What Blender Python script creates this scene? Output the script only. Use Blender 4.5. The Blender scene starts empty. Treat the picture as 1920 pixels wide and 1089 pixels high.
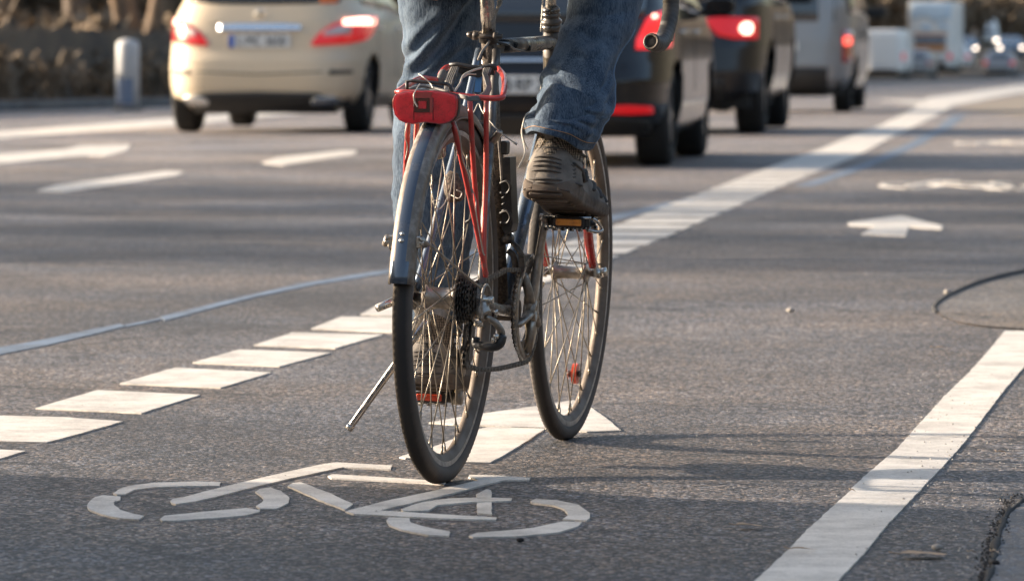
import bpy, bmesh, math, random
import numpy as np
from mathutils import Vector, Matrix, noise
random.seed(7); rnd = random.Random(11)
PI = math.pi
S = bpy.context.scene
COL = S.collection

# ------------------------------------------------------------------ camera, sky, sun, exposure
F_PX, HORIZON, CAM_H = 9400.0, 64.7, 0.8281          # focal length in photo pixels, horizon row, camera height
PITCH = math.atan((544.5 - HORIZON) / F_PX)
cam_d = bpy.data.cameras.new('camera'); cam = bpy.data.objects.new('camera', cam_d); COL.objects.link(cam)
cam_d.sensor_width = 36.0; cam_d.lens = F_PX / 1920 * 36
cam.location = (0, 0, CAM_H); cam.rotation_euler = (PI / 2 - PITCH, 0, 0)
cam_d.clip_start = 0.5; cam_d.clip_end = 4000
cam_d.dof.use_dof = True; cam_d.dof.focus_distance = 9.55; cam_d.dof.aperture_fstop = 8.6; cam_d.dof.aperture_blades = 7
S.camera = cam
SUN_EL, SUN_AZ = 15.5, -75.0                          # azimuth clockwise from +Y: the sun stands low on the left
W = bpy.data.worlds.new('World'); S.world = W; W.use_nodes = True
wn = W.node_tree.nodes; wl = W.node_tree.links
sky = wn.new('ShaderNodeTexSky'); sky.sky_type = 'NISHITA'; sky.sun_disc = False
sky.sun_elevation = math.radians(SUN_EL); sky.sun_rotation = math.radians(SUN_AZ)
sky.air_density = 1.0; sky.dust_density = 4.5; sky.ozone_density = 0.7
wl.new(sky.outputs[0], wn['Background'].inputs[0]); wn['Background'].inputs[1].default_value = 0.135
sd = bpy.data.lights.new('sun', 'SUN'); sun = bpy.data.objects.new('sun', sd); COL.objects.link(sun)
sd.energy = 4.5; sd.angle = math.radians(0.5); sd.color = (1.0, 0.865, 0.72)
_e, _a = math.radians(SUN_EL), math.radians(SUN_AZ)
sdir = Vector((math.sin(_a) * math.cos(_e), math.cos(_a) * math.cos(_e), math.sin(_e)))
sun.rotation_euler = sdir.to_track_quat('Z', 'Y').to_euler()
S.view_settings.view_transform = 'Standard'; S.view_settings.look = 'None'
S.view_settings.exposure = 1.38; S.view_settings.gamma = 1.0
S.cycles.max_bounces = 6; S.cycles.sample_clamp_indirect = 6

# ------------------------------------------------------------------ coordinates
def zt(y):                                             # the road crests at 40 m, dips and climbs again
    if y < 36: return 0.0
    if y < 46: return -0.0068 * (y - 36) ** 2 / 20
    if y < 250: return -0.0068 * (y - 41)
    if y < 280: return -0.0068 * (y - 41) + (y - 250) ** 2 / 60 * 0.0212
    if y < 370: return -0.0068 * 239 + 0.318 + 0.0144 * (y - 280)
    return -0.0068 * 239 + 0.318 + 1.296
_c, _s = math.cos(PITCH), math.sin(PITCH)
def ray(px, py):
    a = (px - 960) / F_PX; b = (544.5 - py) / F_PX
    return (a, _c + b * _s, -_s + b * _c)
def G(px, py):                                         # photo pixel -> point on the ground
    r = ray(px, py); t = -CAM_H / r[2] if r[2] < -1e-4 else 300
    for _ in range(60):
        t2 = (zt(r[1] * t) - CAM_H) / r[2]
        t = 0.6 * t + 0.4 * t2
    return (r[0] * t, r[1] * t)
HEAD, LEAN = 0.2348, 0.0287                            # the bicycle's heading and lean
B0 = np.array([-.1297, 9.2476, 0.0])
_F = np.array([math.sin(HEAD), math.cos(HEAD), 0.]); _R = np.array([math.cos(HEAD), -math.sin(HEAD), 0.]); _Up = np.array([0, 0, 1.])
_U = _Up * math.cos(LEAN) + _R * math.sin(LEAN); _Lf = -(_R * math.cos(LEAN) - _Up * math.sin(LEAN))
MB_ = np.stack([_F, _Lf, _U], 1)
_o = MB_.T @ (np.array([0, 0, CAM_H]) - B0)
def bp(px, py, X=None, Y=None, Z=None):                # photo pixel + one known bicycle coordinate -> bicycle coordinates
    d = MB_.T @ np.array(ray(px, py))
    k, v = (0, X) if X is not None else (1, Y) if Y is not None else (2, Z)
    return Vector(_o + (v - _o[k]) / d[k] * d)
def bproj(q):
    P = B0 + MB_ @ np.array(q); x, y, z = P[0], P[1], P[2] - CAM_H
    dy = y * _c - z * _s; dz = y * _s + z * _c
    return 960 + F_PX * x / dy, 544.5 - F_PX * dz / dy

# ------------------------------------------------------------------ materials
def nmat(name):
    m = bpy.data.materials.new(name); m.use_nodes = True
    nt = m.node_tree; return m, nt, nt.nodes['Principled BSDF'], nt.links
def mat(name, col, rough=.5, metal=0., var=0., vscale=20., col2=None, bump=0., bscale=200., bdist=.001, spec=.5, coat=0., fmin=.35, fmax=.65, emis=None, estr=0., alpha_trans=0., sheen=0.):
    """principled material; col2 mixed in by noise, bump by noise"""
    m, nt, p, L = nmat(name); N = nt.nodes
    p.inputs['Base Color'].default_value = (*col, 1); p.inputs['Roughness'].default_value = rough
    p.inputs['Metallic'].default_value = metal; p.inputs['Specular IOR Level'].default_value = spec
    p.inputs['Coat Weight'].default_value = coat; p.inputs['Coat Roughness'].default_value = .08
    if sheen: p.inputs['Sheen Weight'].default_value = sheen; p.inputs['Sheen Roughness'].default_value = .5
    if alpha_trans: p.inputs['Transmission Weight'].default_value = alpha_trans
    tc = N.new('ShaderNodeTexCoord')
    if col2 is not None or var:
        nz = N.new('ShaderNodeTexNoise'); nz.inputs['Scale'].default_value = vscale; nz.inputs['Detail'].default_value = 6; nz.inputs['Roughness'].default_value = .65
        L.new(tc.outputs['Object'], nz.inputs['Vector'])
        mr = N.new('ShaderNodeMapRange'); mr.inputs[1].default_value = fmin; mr.inputs[2].default_value = fmax
        L.new(nz.outputs['Fac'], mr.inputs[0])
        mx = N.new('ShaderNodeMix'); mx.data_type = 'RGBA'
        c2 = col2 if col2 is not None else tuple(c * (1 - var) for c in col)
        mx.inputs[6].default_value = (*col, 1); mx.inputs[7].default_value = (*c2, 1)
        L.new(mr.outputs[0], mx.inputs[0]); L.new(mx.outputs[2], p.inputs['Base Color'])
        if metal and col2 is not None:                  # dirt is not metallic and is rough
            ma = N.new('ShaderNodeMapRange'); ma.inputs[3].default_value = metal; ma.inputs[4].default_value = 0.0
            L.new(mr.outputs[0], ma.inputs[0]); L.new(ma.outputs[0], p.inputs['Metallic'])
            mb = N.new('ShaderNodeMapRange'); mb.inputs[3].default_value = rough; mb.inputs[4].default_value = .75
            L.new(mr.outputs[0], mb.inputs[0]); L.new(mb.outputs[0], p.inputs['Roughness'])
    if bump:
        nb = N.new('ShaderNodeTexNoise'); nb.inputs['Scale'].default_value = bscale; nb.inputs['Detail'].default_value = 4
        L.new(tc.outputs['Object'], nb.inputs['Vector'])
        bn = N.new('ShaderNodeBump'); bn.inputs['Strength'].default_value = bump; bn.inputs['Distance'].default_value = bdist
        L.new(nb.outputs['Fac'], bn.inputs['Height']); L.new(bn.outputs[0], p.inputs['Normal'])
    if emis is not None:
        p.inputs['Emission Color'].default_value = (*emis, 1); p.inputs['Emission Strength'].default_value = estr
    return m

def asphalt(name, dark, light, tint, broad=.5, far_glare=2.1):
    m, nt, p, L = nmat(name); N = nt.nodes
    tc = N.new('ShaderNodeTexCoord')
    def noise_(sc, det=3, ro=.6):
        n = N.new('ShaderNodeTexNoise'); n.inputs['Scale'].default_value = sc; n.inputs['Detail'].default_value = det; n.inputs['Roughness'].default_value = ro
        L.new(tc.outputs['Object'], n.inputs['Vector']); return n
    vo = N.new('ShaderNodeTexVoronoi'); vo.inputs['Scale'].default_value = 150; L.new(tc.outputs['Object'], vo.inputs['Vector'])
    sep = N.new('ShaderNodeSeparateColor'); L.new(vo.outputs['Color'], sep.inputs[0])
    r1 = N.new('ShaderNodeValToRGB'); r1.color_ramp.elements[0].position = .15; r1.color_ramp.elements[0].color = (*dark, 1)
    r1.color_ramp.elements[1].position = 1.0; r1.color_ramp.elements[1].color = (*light, 1)
    e = r1.color_ramp.elements.new(.72); e.color = (*[d * .55 + l * .30 for d, l in zip(dark, light)], 1)
    L.new(sep.outputs[0], r1.inputs[0])
    # warm / cool stones
    mx = N.new('ShaderNodeMix'); mx.data_type = 'RGBA'; mx.blend_type = 'MULTIPLY'; mx.inputs[0].default_value = 1
    r2 = N.new('ShaderNodeValToRGB'); r2.color_ramp.elements[0].color = (.82, .95, 1.12, 1); r2.color_ramp.elements[1].color = (1.25, 1.02, .80, 1)
    L.new(sep.outputs[1], r2.inputs[0]); L.new(r1.outputs[0], mx.inputs[6]); L.new(r2.outputs[0], mx.inputs[7])
    # broad wear: traffic polish and old repairs
    nb = noise_(.55, 5, .6); mr = N.new('ShaderNodeMapRange'); mr.inputs[1].default_value = .3; mr.inputs[2].default_value = .7
    mr.inputs[3].default_value = 1 - broad; mr.inputs[4].default_value = 1 + broad; L.new(nb.outputs['Fac'], mr.inputs[0])
    nf = noise_(9, 5, .7); mr2 = N.new('ShaderNodeMapRange'); mr2.inputs[1].default_value = .3; mr2.inputs[2].default_value = .7
    mr2.inputs[3].default_value = .8; mr2.inputs[4].default_value = 1.22; L.new(nf.outputs['Fac'], mr2.inputs[0])
    mu = N.new('ShaderNodeMath'); mu.operation = 'MULTIPLY'; L.new(mr.outputs[0], mu.inputs[0]); L.new(mr2.outputs[0], mu.inputs[1])
    vm = N.new('ShaderNodeVectorMath'); vm.operation = 'SCALE'; L.new(mx.outputs[2], vm.inputs[0]); L.new(mu.outputs[0], vm.inputs['Scale'])
    mt = N.new('ShaderNodeMix'); mt.data_type = 'RGBA'; mt.inputs[7].default_value = (*tint, 1)
    nn = noise_(2.3, 6, .7); m3 = N.new('ShaderNodeMapRange'); m3.inputs[1].default_value = .52; m3.inputs[2].default_value = .75; m3.inputs[4].default_value = .5
    L.new(nn.outputs['Fac'], m3.inputs[0]); L.new(m3.outputs[0], mt.inputs[0]); L.new(vm.outputs[0], mt.inputs[6])
    # broad warm and cool areas
    nh = noise_(.8, 5, .65); rh = N.new('ShaderNodeValToRGB'); rh.color_ramp.elements[0].position = .38; rh.color_ramp.elements[1].position = .62
    rh.color_ramp.elements[0].color = (.92, .98, 1.08, 1); rh.color_ramp.elements[1].color = (1.08, 1.0, .92, 1); L.new(nh.outputs['Fac'], rh.inputs[0])
    mh = N.new('ShaderNodeMix'); mh.data_type = 'RGBA'; mh.blend_type = 'MULTIPLY'; mh.inputs[0].default_value = 1; L.new(mt.outputs[2], mh.inputs[6]); L.new(rh.outputs[0], mh.inputs[7]); mt = mh
    # paler further up the road: grazing sun glare put into the colour
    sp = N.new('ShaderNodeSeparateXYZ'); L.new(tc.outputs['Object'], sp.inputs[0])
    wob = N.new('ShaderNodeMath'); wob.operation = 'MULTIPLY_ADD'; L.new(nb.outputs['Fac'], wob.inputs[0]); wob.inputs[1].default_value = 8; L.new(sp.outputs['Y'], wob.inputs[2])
    m4 = N.new('ShaderNodeMapRange'); m4.inputs[1].default_value = 26; m4.inputs[2].default_value = 44; m4.inputs[3].default_value = 1.0; m4.inputs[4].default_value = far_glare; L.new(wob.outputs[0], m4.inputs[0])
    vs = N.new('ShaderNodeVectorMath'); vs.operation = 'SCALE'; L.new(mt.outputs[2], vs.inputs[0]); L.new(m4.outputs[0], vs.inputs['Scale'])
    # dark oil drips and sealed cracks
    w1 = N.new('ShaderNodeTexVoronoi'); w1.feature = 'DISTANCE_TO_EDGE'; w1.inputs['Scale'].default_value = .33
    nw = noise_(1.6, 4); av = N.new('ShaderNodeVectorMath'); av.operation = 'MULTIPLY_ADD'; L.new(nw.outputs['Color'], av.inputs[0]); av.inputs[1].default_value = (.9, .9, 0); L.new(tc.outputs['Object'], av.inputs[2]); L.new(av.outputs[0], w1.inputs['Vector'])
    m5 = N.new('ShaderNodeMapRange'); m5.inputs[1].default_value = .0018; m5.inputs[2].default_value = .006; m5.inputs[3].default_value = .45; m5.inputs[4].default_value = 1; L.new(w1.outputs['Distance'], m5.inputs[0])
    no = noise_(3.1, 3); m6 = N.new('ShaderNodeMapRange'); m6.inputs[1].default_value = .66; m6.inputs[2].default_value = .72; m6.inputs[3].default_value = 1; m6.inputs[4].default_value = .72; L.new(no.outputs['Fac'], m6.inputs[0])
    m7 = N.new('ShaderNodeMath'); m7.operation = 'MULTIPLY'; L.new(m5.outputs[0], m7.inputs[0]); L.new(m6.outputs[0], m7.inputs[1])
    v7 = N.new('ShaderNodeVectorMath'); v7.operation = 'SCALE'; L.new(vs.outputs[0], v7.inputs[0]); L.new(m7.outputs[0], v7.inputs['Scale'])
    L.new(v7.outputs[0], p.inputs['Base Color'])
    p.inputs['Roughness'].default_value = .66; p.inputs['Specular IOR Level'].default_value = .45
    # bump: rounded stones with dark gaps
    h1 = N.new('ShaderNodeMath'); h1.operation = 'MULTIPLY'; L.new(vo.outputs['Distance'], h1.inputs[0]); h1.inputs[1].default_value = -1.2
    nz = noise_(320, 3); ad = N.new('ShaderNodeMath'); L.new(h1.outputs[0], ad.inputs[0]); L.new(nz.outputs['Fac'], ad.inputs[1])
    hh = N.new('ShaderNodeMath'); hh.operation = 'MULTIPLY_ADD'; L.new(sep.outputs[2], hh.inputs[0]); hh.inputs[1].default_value = .6; L.new(ad.outputs[0], hh.inputs[2])
    bn = N.new('ShaderNodeBump'); bn.inputs['Strength'].default_value = .65; bn.inputs['Distance'].default_value = .0024
    L.new(hh.outputs[0], bn.inputs['Height']); L.new(bn.outputs[0], p.inputs['Normal'])
    return m

def paintmark(name, col, grime, amount=.55):
    """thick road paint: pale, gritty, worn through in specks"""
    m, nt, p, L = nmat(name); N = nt.nodes; tc = N.new('ShaderNodeTexCoord')
    def nz(sc, det, ro=.65):
        n = N.new('ShaderNodeTexNoise'); n.inputs['Scale'].default_value = sc; n.inputs['Detail'].default_value = det; n.inputs['Roughness'].default_value = ro
        L.new(tc.outputs['Object'], n.inputs['Vector']); return n
    a = nz(6, 8, .75); b = nz(210, 3)
    ad = N.new('ShaderNodeMath'); ad.operation = 'MULTIPLY_ADD'; L.new(b.outputs['Fac'], ad.inputs[0]); ad.inputs[1].default_value = .45; L.new(a.outputs['Fac'], ad.inputs[2])
    mr = N.new('ShaderNodeMapRange'); mr.inputs[1].default_value = .63; mr.inputs[2].default_value = .98; mr.inputs[4].default_value = amount; L.new(ad.outputs[0], mr.inputs[0])
    mx = N.new('ShaderNodeMix'); mx.data_type = 'RGBA'; mx.inputs[6].default_value = (*col, 1); mx.inputs[7].default_value = (*grime, 1)
    L.new(mr.outputs[0], mx.inputs[0]); L.new(mx.outputs[2], p.inputs['Base Color'])
    p.inputs['Roughness'].default_value = .65
    bn = N.new('ShaderNodeBump'); bn.inputs['Strength'].default_value = .5; bn.inputs['Distance'].default_value = .0015
    L.new(b.outputs['Fac'], bn.inputs['Height']); L.new(bn.outputs[0], p.inputs['Normal'])
    return m

M = {}
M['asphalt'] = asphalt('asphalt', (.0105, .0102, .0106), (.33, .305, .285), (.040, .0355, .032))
M['patch'] = asphalt('old_patch', (.034, .032, .029), (.34, .31, .27), (.24, .19, .135))
M['paving'] = asphalt('pavement_asphalt', (.095, .095, .097), (.24, .24, .24), (.12, .115, .11))
M['white'] = paintmark('white_road_paint', (.66, .615, .55), (.20, .175, .15), .85)
M['blue'] = paintmark('faded_blue_line', (.15, .20, .27), (.05, .055, .062), 1.2)
M['soil'] = mat('leaf_litter', (.075, .055, .038), .95, col2=(.13, .10, .07), vscale=3, bump=.6, bscale=12, bdist=.03)
M['sand'] = mat('sandy_ground', (.26, .215, .165), .9, col2=(.18, .15, .12), vscale=1.5)
M['kerb'] = mat('granite_kerb', (.15, .15, .145), .8, col2=(.08, .08, .08), vscale=2)
M['tar'] = mat('tar_joint', (.018, .016, .015), .85, bump=.6, bscale=60, bdist=.004)
M['steel'] = mat('dirty_frame_steel', (.15, .145, .14), .22, 1, col2=(.085, .068, .052), vscale=26, fmin=.42, fmax=.72)
M['frameblue'] = mat('blue_grey_frame_paint', (.07, .09, .12), .28, .5, col2=(.085, .07, .055), vscale=34, fmin=.5, fmax=.78)
M['tubeblue'] = mat('pale_blue_grey_tube', (.12, .155, .205), .25, .5, col2=(.07, .06, .05), vscale=30, fmin=.55, fmax=.75)
M['muddy'] = mat('mud_caked_paint', (.055, .045, .037), .85, col2=(.19, .14, .10), vscale=170, bump=1, bscale=230, bdist=.003, fmin=.4, fmax=.62)
M['fender'] = mat('blue_grey_mudguard', (.075, .095, .125), .20, .35, col2=(.11, .088, .068), vscale=22, coat=.7, fmin=.52, fmax=.85, bump=.1, bscale=60)
M['fender_in'] = mat('mudguard_lip', (.17, .135, .105), .42, .3, col2=(.32, .28, .24), vscale=45, fmin=.45, fmax=.65)
M['alu'] = mat('worn_alloy', (.38, .335, .285), .30, 1, col2=(.15, .12, .09), vscale=40, fmin=.42, fmax=.75)
M['alub'] = mat('bright_alloy', (.58, .54, .48), .24, 1, col2=(.2, .165, .13), vscale=50, fmin=.5, fmax=.8)
M['chrome'] = mat('chrome', (.42, .40, .38), .2, 1, col2=(.12, .10, .08), vscale=60, fmin=.52, fmax=.8)
M['spoke'] = mat('spoke_steel', (.40, .34, .265), .35, .75, var=.5, vscale=30)
M['rim'] = mat('rim_alloy', (.17, .135, .105), .55, .35, col2=(.095, .070, .050), vscale=22, fmin=.35, fmax=.7)
M['rimtrack'] = mat('rim_brake_track', (.58, .54, .49), .35, .8, col2=(.26, .215, .175), vscale=40)
M['red'] = mat('red_rack_tube', (.50, .045, .035), .28, .1, col2=(.25, .12, .09), vscale=55, coat=.5, fmin=.52, fmax=.76)
M['redfork'] = mat('red_fork_paint', (.42, .022, .018), .25, .1, col2=(.20, .08, .06), vscale=50, coat=.6, fmin=.55, fmax=.8)
M['black'] = mat('black_plastic', (.022, .021, .021), .45, col2=(.085, .07, .058), vscale=35, fmin=.48, fmax=.8)
M['rubber'] = mat('grey_rubber_strap', (.10, .095, .09), .6, col2=(.17, .15, .13), vscale=50)
M['blackmetal'] = mat('oily_black_metal', (.07, .065, .06), .35, .8, col2=(.13, .10, .075), vscale=90, bump=.4, bscale=250, fmin=.42, fmax=.66)
M['chain'] = mat('dusty_chain', (.20, .165, .125), .45, .6, col2=(.07, .055, .045), vscale=200)
M['cable'] = mat('cable_housing', (.38, .35, .31), .4, .2, col2=(.15, .12, .1), vscale=60)
M['wire'] = mat('thin_pale_wire', (.45, .41, .35), .4, .3)
M['tape'] = mat('handlebar_tape', (.032, .030, .029), .6, col2=(.10, .087, .073), vscale=18, bump=.3, bscale=300)
M['blueplastic'] = mat('blue_sticker', (.08, .26, .55), .4)
M['denimR'] = None
M['sock'] = mat('grey_sock', (.30, .29, .28), .9, var=.4, vscale=90)
M['skin'] = mat('skin', (.48, .29, .21), .5, var=.12, vscale=15)
M['jacket'] = mat('dark_jacket', (.045, .05, .055), .8, var=.3, vscale=14, bump=.3, bscale=20, bdist=.01)
M['hair'] = mat('brown_hair', (.06, .04, .025), .6, var=.5, vscale=80)
M['helmet'] = mat('grey_helmet', (.12, .12, .13), .3, coat=.5)
M['thread'] = mat('orange_thread', (.48, .25, .09), .8)

def denim(name, a, b, c):
    m, nt, p, L = nmat(name); N = nt.nodes; tc = N.new('ShaderNodeTexCoord')
    def nz(sc, det, vec=None):
        n = N.new('ShaderNodeTexNoise'); n.inputs['Scale'].default_value = sc; n.inputs['Detail'].default_value = det; n.inputs['Roughness'].default_value = .7
        L.new(vec or tc.outputs['Object'], n.inputs['Vector']); return n
    mp = N.new('ShaderNodeMapping'); mp.inputs['Scale'].default_value = (1, 1, .22); L.new(tc.outputs['Object'], mp.inputs[0])
    n1 = nz(9, 6); n2 = nz(420, 2, mp.outputs[0]); n3 = nz(34, 5, mp.outputs[0])
    geo = N.new('ShaderNodeNewGeometry')
    mr = N.new('ShaderNodeMapRange'); mr.inputs[1].default_value = .35; mr.inputs[2].default_value = .68; L.new(n1.outputs['Fac'], mr.inputs[0])
    mx = N.new('ShaderNodeMix'); mx.data_type = 'RGBA'; mx.inputs[6].default_value = (*a, 1); mx.inputs[7].default_value = (*b, 1); L.new(mr.outputs[0], mx.inputs[0])
    ad = N.new('ShaderNodeMath'); ad.operation = 'ADD'; L.new(n2.outputs['Fac'], ad.inputs[0]); L.new(n3.outputs['Fac'], ad.inputs[1])
    m2 = N.new('ShaderNodeMapRange'); m2.inputs[1].default_value = .84; m2.inputs[2].default_value = 1.22; m2.inputs[4].default_value = .85; L.new(ad.outputs[0], m2.inputs[0])
    m3 = N.new('ShaderNodeMix'); m3.data_type = 'RGBA'; m3.inputs[7].default_value = (*c, 1); L.new(m2.outputs[0], m3.inputs[0]); L.new(mx.outputs[2], m3.inputs[6])
    # worn paler crests of the folds
    m4 = N.new('ShaderNodeMapRange'); m4.inputs[1].default_value = .51; m4.inputs[2].default_value = .58; m4.inputs[4].default_value = .55; L.new(geo.outputs['Pointiness'], m4.inputs[0])
    m5 = N.new('ShaderNodeMix'); m5.data_type = 'RGBA'; m5.inputs[7].default_value = (*[min(1, x * 1.8) for x in c], 1); L.new(m4.outputs[0], m5.inputs[0]); L.new(m3.outputs[2], m5.inputs[6])
    L.new(m5.outputs[2], p.inputs['Base Color']); p.inputs['Roughness'].default_value = .9; p.inputs['Specular IOR Level'].default_value = .15
    p.inputs['Sheen Weight'].default_value = .10
    bn = N.new('ShaderNodeBump'); bn.inputs['Strength'].default_value = .6; bn.inputs['Distance'].default_value = .002
    L.new(ad.outputs[0], bn.inputs['Height']); L.new(bn.outputs[0], p.inputs['Normal'])
    return m
M['denim'] = denim('denim', (.018, .031, .054), (.055, .088, .132), (.135, .18, .235))

def tyremat(name):                                       # dark tread, dusty tan sidewalls: changes with distance from the wheel plane
    m, nt, p, L = nmat(name); N = nt.nodes; tc = N.new('ShaderNodeTexCoord')
    sp = N.new('ShaderNodeSeparateXYZ'); L.new(tc.outputs['Object'], sp.inputs[0])
    ab = N.new('ShaderNodeMath'); ab.operation = 'ABSOLUTE'; L.new(sp.outputs['Y'], ab.inputs[0])
    nz = N.new('ShaderNodeTexNoise'); nz.inputs['Scale'].default_value = 30; nz.inputs['Detail'].default_value = 7; nz.inputs['Roughness'].default_value = .7; L.new(tc.outputs['Object'], nz.inputs['Vector'])
    ad = N.new('ShaderNodeMath'); ad.operation = 'MULTIPLY_ADD'; L.new(nz.outputs['Fac'], ad.inputs[0]); ad.inputs[1].default_value = .009; L.new(ab.outputs[0], ad.inputs[2])
    mr = N.new('ShaderNodeMapRange'); mr.inputs[1].default_value = .013; mr.inputs[2].default_value = .021; L.new(ad.outputs[0], mr.inputs[0])
    mx = N.new('ShaderNodeMix'); mx.data_type = 'RGBA'; mx.inputs[6].default_value = (.032, .027, .024, 1); mx.inputs[7].default_value = (.105, .083, .067, 1)
    L.new(mr.outputs[0], mx.inputs[0])
    L.new(mx.outputs[2], p.inputs['Base Color']); p.inputs['Roughness'].default_value = .8
    bn = N.new('ShaderNodeBump'); bn.inputs['Strength'].default_value = .4; bn.inputs['Distance'].default_value = .002; L.new(nz.outputs['Fac'], bn.inputs['Height']); L.new(bn.outputs[0], p.inputs['Normal'])
    return m
M['tyre'] = tyremat('bicycle_tyre')

def reflmat(name, col, estr=0.):                         # moulded prism reflector
    m, nt, p, L = nmat(name); N = nt.nodes; tc = N.new('ShaderNodeTexCoord')
    vo = N.new('ShaderNodeTexVoronoi'); vo.inputs['Scale'].default_value = 420; vo.distance = 'CHEBYCHEV'; vo.inputs['Randomness'].default_value = .2; L.new(tc.outputs['Object'], vo.inputs['Vector'])
    nz = N.new('ShaderNodeTexNoise'); nz.inputs['Scale'].default_value = 60; L.new(tc.outputs['Object'], nz.inputs['Vector'])
    ad = N.new('ShaderNodeMath'); L.new(vo.outputs['Distance'], ad.inputs[0]); L.new(nz.outputs['Fac'], ad.inputs[1])
    mr = N.new('ShaderNodeMapRange'); mr.inputs[1].default_value = .55; mr.inputs[2].default_value = 1.05; L.new(ad.outputs[0], mr.inputs[0])
    mx = N.new('ShaderNodeMix'); mx.data_type = 'RGBA'; mx.inputs[6].default_value = (*[c * .6 for c in col], 1); mx.inputs[7].default_value = (*[min(1, c * 1.35 + .02) for c in col], 1)
    L.new(mr.outputs[0], mx.inputs[0]); L.new(mx.outputs[2], p.inputs['Base Color'])
    p.inputs['Roughness'].default_value = .3; p.inputs['Coat Weight'].default_value = .45; p.inputs['Coat Roughness'].default_value = .05
    bn = N.new('ShaderNodeBump'); bn.inputs['Strength'].default_value = .5; bn.inputs['Distance'].default_value = .001; L.new(vo.outputs['Distance'], bn.inputs['Height']); L.new(bn.outputs[0], p.inputs['Normal'])
    return m
M['redrefl'] = reflmat('red_reflector', (.60, .006, .012))
M['amber'] = reflmat('amber_reflector', (.85, .26, .03))
M['redamber'] = reflmat('red_orange_reflector', (.80, .075, .02))
M['redglass'] = mat('dark_red_lamp_window', (.055, .004, .006), .08, coat=1)
M['clear'] = mat('smoky_clear_plastic', (.42, .06, .055), .2, coat=.6)

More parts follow.
